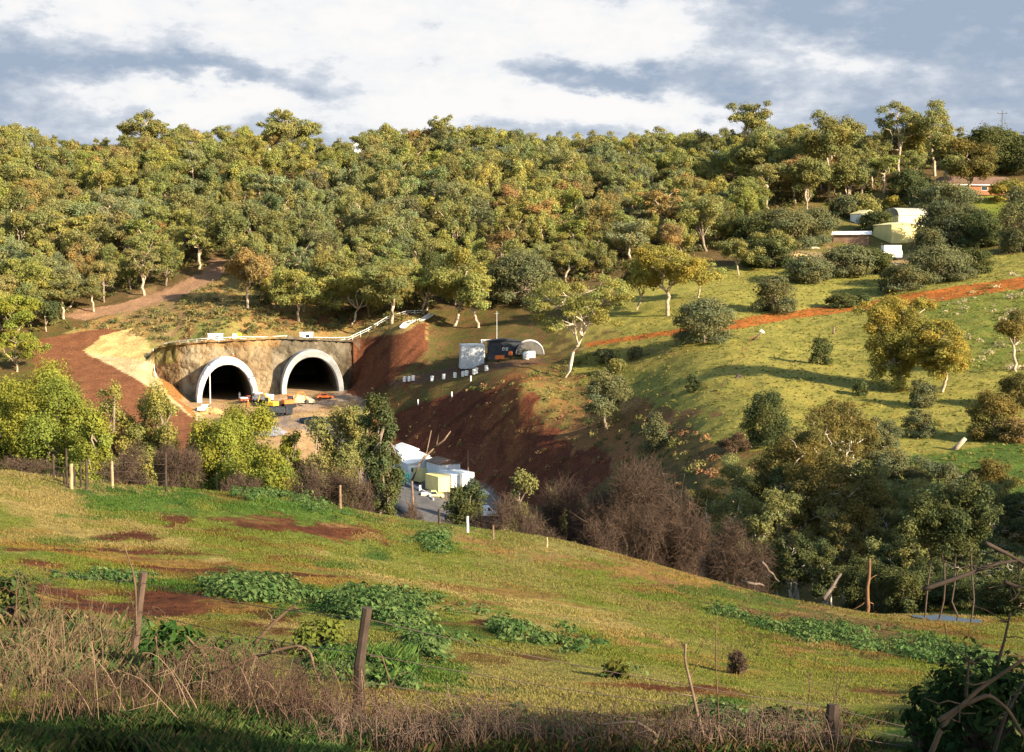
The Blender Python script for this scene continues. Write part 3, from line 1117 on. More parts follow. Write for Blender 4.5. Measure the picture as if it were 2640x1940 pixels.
def make_protos():
    out = []
    specs = [dict(base=.36, nlimb=5, ntip=3, csize=.125, flat=.95), dict(base=.28, nlimb=5, ntip=4, csize=.115, flat=1.1, drop=.05), dict(base=.42, nlimb=4, ntip=3, csize=.14, flat=.85),
             dict(base=.24, nlimb=6, ntip=3, csize=.12, flat=1.15, drop=.1), dict(base=.44, nlimb=4, ntip=3, csize=.145, flat=.9, twist=1.6), dict(base=.34, nlimb=6, ntip=3, csize=.115, flat=.85, twist=1.5),
             dict(base=.22, nlimb=5, ntip=4, csize=.12, drop=.14, flat=1.2), dict(base=.38, nlimb=5, ntip=4, csize=.105, drop=.05), dict(base=.32, nlimb=3, ntip=5, csize=.14, lean=.14, twist=1.6),
             dict(base=.5, nlimb=4, ntip=2, csize=.15, flat=.9, twist=1.8), dict(base=.3, nlimb=7, ntip=2, csize=.12, flat=1.3, lean=.1), dict(base=.4, nlimb=3, ntip=4, csize=.13, flat=1.1, lean=.2, twist=2)]
    for i, sp_ in enumerate(specs):
        rng = np.random.RandomState(900 + i)
        H, W = 13.0, 8.6
        mb, cl = gum_shape(rng, H, W, **sp_)
        cl = fit(cl, mb, H, W)
        V, Q, T = mb.arrays()
        tm = new_mesh('trunk', V, Q, None, True, T)
        tm.materials.append(BARK_PALE if i % 3 else BARK_GREY)
        cm = leaf_mesh('crown', cl, .29, rng, 1.05)
        cm.materials.append(LEAF)
        out.append((tm, cm, H, W))
    return out


PROTOS = make_protos()
NAMED_SPOTS = []          # ground already taken by the trees placed one by one


def tier(y, py):
    return 'on the ridge' if y > 590 else 'high in the forest' if y > 530 else 'halfway up the forest' if y > 470 else 'low in the forest' if y > 420 else 'at the foot of the forest'


LAND = [(-200, 'over the left batter'), (200, 'over the brown batter'), (430, 'above dirt track'), (640, 'above the left arch'), (780, 'above the right arch'), (960, 'above the white rail'), (1160, 'above the grey shed'),
        (1340, 'behind the pale limbed gum'), (1560, 'behind the yellow gum'), (1760, 'beside the forest clearing'), (1960, 'behind the sheds'), (2230, 'before the brick house'), (2450, 'behind the brick house')]
ORD = ['', 'first', 'second', 'third', 'fourth', 'fifth', 'sixth', 'seventh', 'eighth', 'ninth', 'tenth', 'eleventh', 'twelfth']
NUM = ['', 'one', 'two', 'three', 'four', 'five', 'six', 'seven', 'eight', 'nine', 'ten', 'eleven', 'twelve']


def build_forest():
    rng = np.random.RandomState(11)
    spots = [s for s in forest_spots() if all(math.hypot(s[0] - a, s[1] - b) > r for a, b, r in NAMED_SPOTS)]
    # which show: paint the crowns front to back
    spots.sort(key=lambda s: s[1])
    W_, H_ = 330, 120
    buf = np.zeros((H_, W_), bool)
    YY, XX = np.mgrid[0:H_, 0:W_]
    items = []
    for x, y, z, pX, pY in spots:
        zone = vnoise(np.array(x), np.array(y), 55.)
        h = rng.uniform(11.5, 18.5) * (.86 if y < 440 else 1.0)
        prof = np.interp(pX, [-100, 0, 100, 230, 330, 420, 550, 650, 760, 850, 920, 1000, 1140, 1260, 1400, 1500, 1630, 1750, 1900, 2050, 2250, 2400, 2500, 2750],
                         [335, 335, 345, 372, 350, 330, 318, 330, 330, 365, 350, 318, 320, 330, 350, 340, 335, 330, 335, 320, 340, 325, 345, 350]) + rng.uniform(-8, 22)
        h = max(5.0, min(h, ztop(pX, prof, y) - z))
        w = h * rng.uniform(.56, .84)
        s = 1 / 8
        cx, cy = pX * s, (pY - h * .6 * F / y) * s - 25
        rx, ry = w / 2 * F / y * s, h * .42 * F / y * s
        e = ((XX - cx) / rx) ** 2 + ((YY - cy) / ry) ** 2 < 1
        vis = int((e & ~buf).sum())
        buf |= e
        t = rng.rand() + (zone - .5) * .5
        tint = 'rust' if t < .03 else 'yellow' if t < .33 else 'grey' if t > .82 else 'olive'
        items.append((vis, x, y, z, pX, pY, h, w, tint))
    items.sort(key=lambda q: -q[0])
    near, rest = items[:288], items[288:]
    groups = {}
    for q in near:
        _, x, y, z, pX, pY, h, w, tint = q
        land = [n for p_, n in LAND if pX >= p_][-1]
        colour = dict(rust='rusty', yellow='yellow green', grey='grey green', olive='olive')[tint]
        groups.setdefault((colour, tier(y, pY), land), []).append(q)
    for (colour, tr, land), qs in groups.items():
        qs.sort(key=lambda q: q[4])
        n = len(qs)
        for i, (_, x, y, z, pX, pY, h, w, tint) in enumerate(qs):
            lab = f'{colour} gum {tr} {land}'
            if n > 1:
                lab += f', {ORD[i + 1]} from left' if i else ', leftmost'
            tm, cm, H0, W0 = PROTOS[rng.randint(len(PROTOS))]
            root = empty('gum_tree', (x, y, z - .2), rng.uniform(0, 6.28), lab, 'tree', 'gum trees of the hillside forest')
            root.scale = (w / W0, w / W0, h / H0)
            obj('trunk', tm, None, root)
            c = obj('crown', cm, None, root)
            k = rng.uniform(.82, 1.2)
            col = np.array(TINT[tint]) * k * rng.uniform(.92, 1.08, 3)
            c.color = (*col, 1)
    # trees of which little shows: one mass
    VV, QQ, CC, VR, n0 = [], [], [], [], 0
    lite = []
    for i in range(4):
        r2 = np.random.RandomState(40 + i)
        mb, cl = gum_shape(r2, 13., 9., base=.4, nlimb=4, ntip=2, csize=.18)
        cl = fit(cl, mb, 13., 9.)
        m = leaf_mesh('tmp', cl, .45, r2, 1.05)
        v = np.empty(len(m.vertices) * 3, np.float32)
        m.vertices.foreach_get('co', v)
        c = np.empty(len(m.vertices) * 4, np.float32)
        m.attributes['Var'].data.foreach_get('color', c)
        lite.append((v.reshape(-1, 3), c.reshape(-1, 4)[:, :3]))
        bpy.data.meshes.remove(m)
    for _, x, y, z, pX, pY, h, w, tint in rest:
        v, c = lite[rng.randint(4)]
        a = rng.uniform(0, 6.28)
        ca, sa = math.cos(a), math.sin(a)
        p = np.c_[(v[:, 0] * ca - v[:, 1] * sa) * w / 9, (v[:, 0] * sa + v[:, 1] * ca) * w / 9, v[:, 2] * h / 13] + (x, y, z)
        VV.append(p)
        CC.append(np.repeat([np.array(TINT[tint]) * rng.uniform(.8, 1.15)], len(v), 0))
        VR.append(c)
    V = np.concatenate(VV)
    me = new_mesh('forest', V, np.arange(len(V)).reshape(-1, 4), {'Col': np.concatenate(CC), 'Var': np.concatenate(VR)})
    o = obj('forest', me, LEAFV)
    o['kind'] = 'stuff'
    print('forest', len(items), 'vis0', sum(q[0] == 0 for q in items), 'quads', len(V) // 4)


# ---- trees placed one by one: (kind, column, distance, crown top, crown width, tint, label, extra)
ORDS = ['first', 'second', 'third', 'fourth', 'fifth', 'sixth', 'seventh', 'eighth']


def named_trees():
    T = tree_at
    # hillside above the road, from left to right
    T('gum', 1455, (975, 150), 708, 265, 'yellow', 'tall gum with bare pale spreading limbs, alone on the bank beside the grey shed', base=.4, nlimb=8, ntip=4, csize=.085, flat=.6, trunk=.017, twist=.55, dens=1.0, bark=mat('bleached_bark', (.62, .50, .38), .9, .35, .9))
    T('gum', 1170, (842, 150), 640, 150, 'yellow', 'broad pale green gum behind the mast of the grey shed', base=.25, nlimb=5, ntip=4, csize=.15)
    T('gum', 1235, (845, 150), 705, 100, 'yellow', 'low yellow green gum leaning out beside the broad pale green gum', base=.25, nlimb=4, ntip=3, csize=.17)
    T('round', 1350, (785, 150), 648, 170, 'sage', 'big dark grey green round tree behind the pale limbed gum')
    T('gum', 1722, (815, 150), 632, 205, 'gold', 'yellow gum with two white trunks above the end of the red track', base=.32, nlimb=5, ntip=4, csize=.15)
    T('gum', 1640, (800, 150), 660, 120, 'bronze', 'dark gum in shade close behind the yellow two trunked gum', base=.3)
    T('gum', 1800, (770, 150), 655, 130, 'yellow', 'small yellow green gum right of the two trunked gum', base=.35, nlimb=5)
    T('gum', 1905, (710, 150), 615, 120, 'olive', 'olive gum below the clearing beside the pasture edge', base=.3)
    T('gum', 2000, (690, 150), 590, 120, 'olive', 'olive gum at the top corner of the pasture', base=.3)
    T('round', 1815, (885, 150), 770, 155, 'sage', 'big dense dark olive tree at the end of the red track')
    T('round', 1999, (806, 150), 710, 118, 'sage', 'lone round olive tree on the pasture above the red track')
    for i, (px, d, top, w, l) in enumerate([
            (1950, (640, 150), 545, 150, 'grey olive tree at the left end of the olive row by the sheds'), (2030, (640, 150), 540, 156, 'grey olive tree behind the sand heap, left of the low shed'),
            (2095, (628, 150), 535, 137, 'grey olive tree touching the low shed roof'), (1985, (690, 150), 610, 137, 'grey olive tree in front of the sand heap'),
            (2085, (728, 150), 655, 118, 'small olive tree below the sand heap'), (2185, (712, 150), 630, 150, 'dark olive tree below the low shed'),
            (2245, (708, 150), 640, 112, 'dark olive tree left of the white van'), (2330, (750, 150), 685, 125, 'low olive tree on the pasture below the white van'),
            (2420, (728, 150), 635, 175, 'large dark olive tree right of the white van'), (2500, (708, 150), 640, 118, 'olive tree at the right end of the olive row'),
            (2392, (690, 150), 590, 95, 'brownish olive tree just right of the yellow shed'), (2450, (640, 150), 518, 187, 'big dark olive tree between yellow shed and lawn'),
            (2520, (640, 150), 540, 125, 'dark olive tree beside the green lawn'), (2440, (560, 150), 470, 170, 'sage olive tree in front of the brick house'),
            (2632, (650, 150), 480, 120, 'dark olive tree cut by the right edge of the photo above the track'), (2260, (600, 150), 545, 100, 'olive tree in front of the curved roof barn'),
            (2180, (560, 150), 505, 87, 'sage bush above the small white shed')]):
        T('round', px, d, top, w, 'sage' if i % 3 else 'dark', l, group='olive trees round the sheds')
    # big gums on the right ridge
    T('gum', 2140, (520, 150), 285, 175, 'olive', 'tall gum with long bare pale trunk behind the sheds', base=.5, nlimb=5, ntip=3, csize=.14, lean=.03, trunk=.02)
    T('gum', 2235, (490, 150), 385, 110, 'olive', 'round headed gum right of the long bare trunk', base=.3)
    T('gum', 2310, (458, 150), 262, 130, 'olive', 'tall gum with white trunk and ragged top on the ridge', base=.45, nlimb=5, ntip=2, csize=.10, twist=1.6, trunk=.02)
    T('gum', 2410, (455, 150), 258, 150, 'olive', 'tall ragged gum against the sky left of the brick house', base=.45, nlimb=6, ntip=2, csize=.10, twist=1.6, trunk=.02)
    T('gum', 1935, (440, 150), 262, 110, 'olive', 'gum with a thin ragged crown above the clearing', base=.45, nlimb=5, ntip=2, csize=.12, twist=1.5)
    T('gum', 1960, (505, 150), 330, 150, 'olive', 'broad olive gum standing over the clearing', base=.35, nlimb=5)
    T('gum', 2040, (500, 150), 370, 130, 'olive', 'olive gum between the clearing and the long bare trunk', base=.35, nlimb=5)
    T('gum', 2437, (522, 150), 340, 100, 'olive', 'upright green gum before the brick house roof', base=.3, nlimb=5)
    T('gum', 2492, (524, 150), 360, 120, 'bronze', 'brownish gum in front of the brick house', base=.3, nlimb=5)
    T('round', 2600, (520, 150), 462, 95, 'gold', 'golden bush against the right end of the brick house', name='golden_bush', cat='bush')
    T('round', 2300, (545, 150), 505, 45, 'gold', 'round yellow bush on the drive between barn and lawn', name='golden_bush', cat='bush')
    T('round', 2345, (530, 150), 435, 120, 'dark', 'dark round tree beside the drive left of the brick house', name='dark_tree')
    T('round', 2225, (560, 150), 500, 90, 'olive', 'olive bush at the foot of the long bare trunk', name='olive_bush', cat='bush')
    T('gum', 2080, (545, 150), 400, 130, 'olive', 'leafy gum left of the long bare trunk', base=.2, nlimb=6)
    T('gum', 2190, (530, 150), 400, 110, 'olive', 'leafy gum right of the long bare trunk', base=.2, nlimb=6)
    T('gum', 1890, (590, 150), 470, 130, 'olive', 'olive gum at the lower lip of the clearing', base=.2, nlimb=6)
    T('round', 2555, (445, 150), 325, 130, 'dark', 'big dark tree behind the brick house roof', name='dark_tree')
    T('round', 2640, (450, 150), 350, 120, 'dark', 'dark tree behind the right end of the brick house', name='dark_tree')
    T('gum', 380, 612, 283, 150, 'olive', 'wide gum that stands out on the left ridge', base=.4, nlimb=5, ntip=3, csize=.13)
    T('gum', 760, 612, 280, 165, 'olive', 'wide dark domed gum tallest on the left ridge', base=.4, nlimb=6, ntip=3, csize=.13)
    T('gum', 1140, 618, 295, 70, 'olive', 'slim gum with ragged top on the ridge above the white rail', base=.5, nlimb=4, ntip=2, csize=.13)
    T('gum', 60, 600, 318, 100, 'olive', 'domed gum on the ridge at the left edge of the photo', base=.4, nlimb=5)
    T('gum', 60, (685, 150), 545, 150, 'olive', 'gum with fanned white limbs low in the left forest', base=.25, nlimb=5, ntip=2, csize=.15)
    # along the foot of the forest
    T('gum', 640, (800, 150), 640, 130, 'rust', 'rusty gum with forked pale trunk above the left tunnel arch', base=.35, nlimb=4)
    T('gum', 770, (830, 150), 690, 140, 'yellow', 'yellow green gum standing over the right tunnel arch', base=.3, nlimb=5)
    T('gum', 905, (842, 150), 690, 190, 'yellow', 'spreading gum with bent pale trunk beside the white rail', base=.3, nlimb=5)
    T('gum', 860, (800, 150), 650, 110, 'olive', 'olive gum behind the spreading gum of the white rail', base=.3)
    T('gum', 1010, (835, 150), 670, 130, 'olive', 'olive gum above the top end of the white rail', base=.3)
    T('gum', 1100, (800, 150), 640, 120, 'dark', 'dark gum in the shade above the drain chute', base=.25)
    T('gum', 30, (880, 150), 760, 150, 'fresh', 'fresh green gum beside the brown batter at the left edge', base=.2, nlimb=5)
    T('gum', 120, (855, 150), 775, 70, 'dark', 'small dark tree at the top corner of the brown batter', base=.15)
    T('gum', 45, (960, 150), 850, 160, 'fresh', 'bright green tree below the brown batter at the left edge', base=.2, nlimb=5)
    # pasture clump and shrubs
    T('gum', 2320, (1005, 150), 762, 215, 'gold', 'large golden gum at the left of the pasture clump', base=.12, nlimb=9, ntip=4, csize=.125, drop=.2, dens=1.4)
    T('gum', 2425, (1012, 150), 825, 165, 'gold', 'smaller golden gum with white trunk in the pasture clump', base=.2, nlimb=8, ntip=4, csize=.12, drop=.18)
    T('gum', 2620, (960, 150), 800, 100, 'bronze', 'slim bronze gum with pale trunk at the right edge of the pasture', base=.42, nlimb=4, ntip=3, csize=.17)
    for i, (px, d, top, w, tint, l) in enumerate([
            (1790, (1010, 150), 965, 48, 'dark', 'lone small dark bush with a long shadow on the pasture'), (2218, (1020, 150), 985, 40, 'dark', 'small dark bush left of the golden pasture clump'),
            (2376, (1050, 150), 980, 66, 'sage', 'grey green bush below the golden pasture clump'), (2370, (1128, 150), 1055, 85, 'sage', 'grey bush alone on the lower pasture'),
            (2115, (940, 150), 870, 60, 'dark', 'bush in the shadow of the pasture clump'), (2170, (792, 150), 758, 80, 'dark', 'low dark scrub above the red track'),
            (2225, (785, 150), 757, 40, 'dark', 'small scrub right of the low dark scrub above the red track'), (1640, (925, 150), 895, 45, 'sage', 'small green bush on the bank near the gum'),
            (1560, (935, 150), 900, 60, 'sage', 'grey bush on the bank right of the pale limbed gum'), (1590, (960, 150), 925, 50, 'olive', 'straw coloured bush on the bank below the grey bush')]):
        T('round', px, d, top, w, tint, l, name='pasture_bush', cat='bush', group='bushes on the pasture', n=10)
    T('round', 1690, (1160, 150), 1062, 62, 'sage', 'tall narrow blue green shrub on the sunny bank', name='upright_shrub', cat='shrub', n=14)
    T('gum', 1563, (1110, 150), 955, 130, 'sage', 'scraggy grey tree with hanging twigs at the end of the red cutting', base=.3, nlimb=5, ntip=3, csize=.14, drop=.15, bark=BARK_GREY)
    T('round', 1975, (1150, 150), 1010, 130, 'dark', 'dark leafy tree at the lower edge of the pasture', name='dark_tree', n=18)
    T('bare', 1895, (1170, 150), 1115, 100, None, 'pale blossoming bare shrub left of the dark leafy tree', cat='shrub', fine=.04, bark=CANE)
    for i, (px, d, top, w, tint, l) in enumerate([
            (2560, (1130, 150), 1010, 130, 'bronze', 'reddish brown bush by the lower right pasture'), (2625, (1050, 150), 960, 110, 'bronze', 'brown tree above the reddish brown bush at the right edge'),
            (2630, (1140, 150), 1080, 110, 'rust', 'rust red bush at the right edge of the pasture')]):
        T('round', px, d, top, w, tint, l, name='brown_bush', cat='bush', group='brown bushes at the right edge')
    # gully trees, right
    gk = dict(base=.5, nlimb=6, ntip=3, csize=.115, drop=.03, flat=.75, trunk=.017, bark=BARK_WHITE)
    for i, (px, d, top, w, tint, l, kw) in enumerate([
            (2105, 150, 1065, 212, 'bronze', 'gully gum with forked white trunk, top left of the dark gully clump', {}),
            (2190, 160, 1030, 212, 'bronze', 'gully gum with flat dark top against the pasture', {}),
            (2270, 165, 1075, 137, 'sage', 'grey green gully tree right of the flat topped gum', {}),
            (2440, 150, 1180, 237, 'sage', 'silvery grey gully tree with billowing crown below the pasture', dict(base=.3, csize=.15)),
            (2320, 152, 1150, 175, 'sage', 'grey gully tree between the flat topped and the silvery tree', {}),
            (1970, 150, 1165, 225, 'bronze', 'gully gum with thin white trunks left in the dark clump', {}),
            (1870, 160, 1180, 162, 'olive', 'olive gully gum behind the big bare shrub', {}),
            (2110, 120, 1200, 237, 'bronze', 'tall gully gum with white bole nearest the field', dict(base=.5)),
            (2230, 125, 1225, 212, 'bronze', 'brown gully gum right of the white bole', {}),
            (2340, 128, 1240, 212, 'olive', 'olive gully gum under the silvery tree', {}),
            (2020, 118, 1260, 162, 'olive', 'low olive gully tree at the foot of the clump', {}),
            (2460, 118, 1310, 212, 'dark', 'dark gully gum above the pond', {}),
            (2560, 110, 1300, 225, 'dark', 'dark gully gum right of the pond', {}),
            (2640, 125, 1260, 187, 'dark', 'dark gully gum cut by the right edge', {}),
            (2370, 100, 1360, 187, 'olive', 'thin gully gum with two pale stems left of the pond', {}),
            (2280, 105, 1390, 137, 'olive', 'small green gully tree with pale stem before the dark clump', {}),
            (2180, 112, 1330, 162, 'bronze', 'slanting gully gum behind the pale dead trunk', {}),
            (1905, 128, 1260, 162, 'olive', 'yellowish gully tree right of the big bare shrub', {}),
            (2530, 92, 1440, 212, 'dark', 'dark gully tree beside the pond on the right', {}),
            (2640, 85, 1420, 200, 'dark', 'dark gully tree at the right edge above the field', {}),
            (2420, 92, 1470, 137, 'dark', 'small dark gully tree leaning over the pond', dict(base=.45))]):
        k2 = dict(gk)
        k2.update(kw)
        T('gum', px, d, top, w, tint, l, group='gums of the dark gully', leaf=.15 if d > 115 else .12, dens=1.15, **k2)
    rg = np.random.RandomState(88)
    spots = [(1840, 1250), (1900, 1300), (1960, 1330), (2010, 1200), (2060, 1290), (2080, 1370), (2140, 1300), (2160, 1400), (2210, 1330), (2250, 1260), (2290, 1310), (2320, 1400), (2380, 1280), (2400, 1340), (2430, 1420), (2480, 1380), (2500, 1250), (2520, 1340), (2580, 1240), (2590, 1380), (2620, 1340), (2660, 1300), (2300, 1200), (2200, 1180), (2560, 1180)]
    for i, (px, top) in enumerate(spots):
        d = float(np.interp(top, [1180, 1430], [148, 92]) + rg.uniform(-5, 5))
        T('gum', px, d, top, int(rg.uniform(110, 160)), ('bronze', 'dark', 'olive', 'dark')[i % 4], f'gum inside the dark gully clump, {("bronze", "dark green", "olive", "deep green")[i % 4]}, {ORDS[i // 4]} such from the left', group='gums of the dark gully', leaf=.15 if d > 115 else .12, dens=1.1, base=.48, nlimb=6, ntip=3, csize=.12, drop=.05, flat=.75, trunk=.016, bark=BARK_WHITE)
    for i, (px, d, top, w) in enumerate([(2290, 86, 1455, 130), (2350, 84, 1470, 120), (2405, 88, 1440, 140), (2475, 84, 1480, 140), (2545, 82, 1490, 140), (2600, 78, 1500, 130), (2660, 76, 1480, 150), (2230, 90, 1440, 110)]):
        T('round', px, d, top, w, 'dark', f'dark low tree at the lower lip of the gully, {ORDS[i] if i < 7 else "eighth"} from the trunk', name='gully_bush', cat='bush', group='low dark trees at the gully lip', n=16)
    # trees behind the field fence, left
    wk = dict(base=.2, nlimb=8, ntip=4, csize=.16, drop=.16, flat=1.0)
    for i, (px, d, top, w, tint, l, kw) in enumerate([
            (20, 108, 935, 300, 'fresh', 'bright green wattle at the left edge behind the fence', {}), (140, 104, 975, 270, 'fresh', 'bright yellow green wattle left of the paired trees', {}),
            (215, 98, 1060, 150, 'fresh', 'low wattle in front of the paired trees', {}), (300, 112, 985, 140, 'yellow', 'left one of the paired dark trees below the brown batter', {}),
            (400, 112, 985, 165, 'yellow', 'right one of the paired dark trees below the brown batter', {}), (630, 108, 1040, 185, 'fresh', 'rounded green wattle before the left arch', {}),
            (535, 100, 1080, 180, 'fresh', 'low green wattle left of the rounded wattle', {}), (690, 96, 1150, 160, 'fresh', 'low green tree below the rounded wattle', {}),
            (860, 104, 1045, 190, 'olive', 'green tree before the right arch with dark left side', {}), (925, 112, 1045, 70, 'fresh', 'yellow green tree top peeping right of the right arch tree', {}),
            (985, 96, 1015, 125, 'dark', 'tall narrow dark tree left of the work compound', dict(base=.2, csize=.16)), (745, 104, 1110, 90, 'fresh', 'thin yellow green tree between the two arches', {}),
            (1188, 108, 1238, 115, 'dark', 'small dark tree in front of the yellow containers', dict(base=.3)), (1345, 118, 1215, 110, 'olive', 'olive tree rising from the brown thicket', {}),
            (1420, 120, 1255, 90, 'olive', 'small olive tree right in the brown thicket', {})]):
        k2 = dict(wk)
        k2.update(kw)
        T('gum', px, d, top, w, tint, l, name='wattle_tree', group='trees behind the field fence', leaf=.13, dens=1.4, bark=BARK_GREY, **k2)
    # leafless shrubs along the crest of the field
    for i, (px, d, top, w, l) in enumerate([
            (325, 84, 1128, 200, 'brown leafless shrub behind the fence at the pale post'), (455, 84, 1135, 190, 'brown leafless shrub right of the pale post'),
            (60, 66, 1175, 230, 'low brown bramble heap on the field at the left edge'), (800, 90, 1165, 170, 'brown leafless shrub before the right arch tree'),
            (900, 90, 1180, 150, 'grey leafless shrub left of the tall narrow tree'), (1320, 98, 1270, 200, 'brown leafless thicket under the olive trees'),
            (1460, 104, 1230, 190, 'brown leafless shrub left of the biggest bare tree'), (1625, 100, 1172, 300, 'biggest bare brown tree below the red cutting'),
            (1770, 100, 1270, 190, 'bare brown shrub right of the biggest bare tree'), (1900, 92, 1320, 220, 'wide purple brown thicket at the crest of the field'),
            (1390, 92, 1330, 160, 'low dark brown shrub at the fence end'), (620, 86, 1215, 150, 'pinkish dry shrub at the fence below the rounded wattle'),
            (1060, 92, 1290, 80, 'small bare shrub at the edge of the road'), (1240, 98, 1312, 110, 'bare shrub between the white cars and the olive trees'), (1130, 94, 1335, 90, 'low bare shrub in front of the compound road'), (1535, 100, 1235, 150, 'dark bare shrub touching the left of the biggest bare tree'), (1700, 104, 1240, 160, 'bare brown shrub behind the biggest bare tree'), (1560, 92, 1330, 140, 'low brown shrub under the biggest bare tree')]):
        big = w > 250
        T('bare', px, d, top, w, None, l, cat='shrub', group='leafless shrubs along the field crest', n=22 if big else 14, fine=.010)


named_trees()
for o in list(COL.objects):
    if o.parent is None and o.get('category') in ('tree',) and o.location.y > 360:
        NAMED_SPOTS.append((o.location.x, o.location.y, 5.0))
build_forest()
build_undergrowth()


def build_scrub():
    rng = np.random.RandomState(78)

    def scat(n, poly, y0, y1, hmin, hmax, tints, leaf, name, k0):
        Y = np.sqrt(rng.uniform(y0 ** 2, y1 ** 2, n))
        xs = [p[0] for p in poly]
        X = ray(rng.uniform(min(xs), max(xs), n), 800)[0] * Y
        Z = gz(X, Y)
        PX_, PY_ = project(X, Y, Z)
        ok = inpoly(PX_, PY_, poly)
        P, N_, C = [], [], []
        for x, y, z in zip(X[ok], Y[ok], Z[ok]):
            h = rng.uniform(hmin, hmax) * rng.uniform(.5, 1)
            r = h * rng.uniform(.7, 1.3)
            p, nn = clump_points((x, y, z + h * .25), (r, r, h * .75), int(k0 * (.4 + r * r)), rng)
            col = np.array(tints[rng.randint(len(tints))]) * rng.uniform(.7, 1.1)
            P.append(p)
            N_.append(nn)
            C.append(np.repeat([col], len(p), 0) * rng.uniform(.75, 1.25, (len(p), 1)))
        V, Q = cards(np.concatenate(P), np.concatenate(N_), leaf, rng)
        o = obj(name, new_mesh(name, V, Q, {'Col': np.repeat(np.concatenate(C), 4, 0), 'Var': np.ones((len(V), 3))}), LEAFV)
        o['kind'] = 'stuff'
    scat(1500, [(160, 850), (330, 815), (560, 735), (640, 770), (760, 820), (1080, 835), (1000, 850), (740, 860), (560, 862), (400, 885), (330, 850)], 370, 440, .5, 1.9, [OLIVE, SAGE, RUST, DARKG, (.3, .24, .1)], .4, 'slope_scrub', 26)
    scat(8000, [(1450, 930), (1620, 850), (1900, 690), (2250, 700), (2700, 640), (2700, 1260), (2300, 1240), (1900, 1160), (1560, 1060)], 150, 440, .12, .42, [(.36, .30, .1), (.22, .22, .05), (.28, .25, .07), (.16, .17, .05)], .16, 'pasture_tussocks', 60)
    scat(260, [(2320, 800), (2640, 700), (2700, 740), (2700, 960), (2450, 950)], 220, 400, .4, 1.5, [(.55, .45, .3), (.42, .36, .2), (.16, .2, .06), (.3, .32, .09)], .3, 'pasture_scrub', 40)
    scat(900, [(1000, 1050), (1200, 1000), (1330, 985), (1420, 940), (1560, 900), (1600, 960), (1500, 1090), (1400, 1080), (1390, 1010), (1200, 1012), (1040, 1052)], 270, 360, .3, 1.4, [(.33, .27, .1), (.2, .2, .06), DARKG, (.35, .2, .1)], .28, 'bank_scrub', 30)
    scat(420, [(960, 1080), (1060, 1050), (1330, 1000), (1400, 1090), (1600, 1190), (1620, 1290), (1250, 1280), (1060, 1230)], 250, 340, .3, 1.1, [(.25, .15, .07), (.16, .15, .05), (.3, .2, .1), DARKG], .24, 'cutting_scrub', 26)
    scat(500, [(1500, 1090), (1640, 1060), (1840, 1140), (1880, 1240), (1640, 1280), (1540, 1180)], 165, 290, .3, 1.3, [(.40, .2, .1), (.33, .27, .1), (.2, .2, .06), DARKG], .25, 'bank_scrub', 40)


build_scrub()


# ------------------------------------------------------------------ tunnels
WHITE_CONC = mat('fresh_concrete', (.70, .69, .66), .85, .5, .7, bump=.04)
SHADED_CONC = mat('shaded_concrete', (.36, .36, .36), .85, .35, .3, bump=.02)  # darker concrete: the shade on the right arch is put into its colour
LINING = mat('tunnel_lining', (.14, .12, .10), .9, .4, .3)
FLOOR_DIRT = mat('tunnel_floor', (.30, .20, .11), .95, .4, .4)
STEEL = mat('galvanised_steel', (.62, .63, .64), .45, .2, 2, .5)
WHITE_PAINT = mat('white_paint', (.82, .82, .80), .5, .1, .6)
YELLOW_PAINT = mat('yellow_paint', (.75, .50, .05), .5, .15, .8)
ORANGE_PAINT = mat('orange_paint', (.70, .17, .04), .55, .2, .8)
GLASS = mat('dark_glass', (.03, .04, .05), .12, .2, 1, .6)
RUBBER = mat('black_rubber', (.02, .02, .02), .8, .2, 1)
DARK_STEEL = mat('dark_steel', (.035, .04, .05), .6, .3, 1)
TIMBER = mat('weathered_timber', (.20, .135, .09), .9, .45, 3)
TIMBER_PALE = mat('pale_timber', (.34, .245, .145), .9, .35, 3)
TIMBER_DARK = mat('dark_timber', (.055, .038, .028), .9, .45, 3)


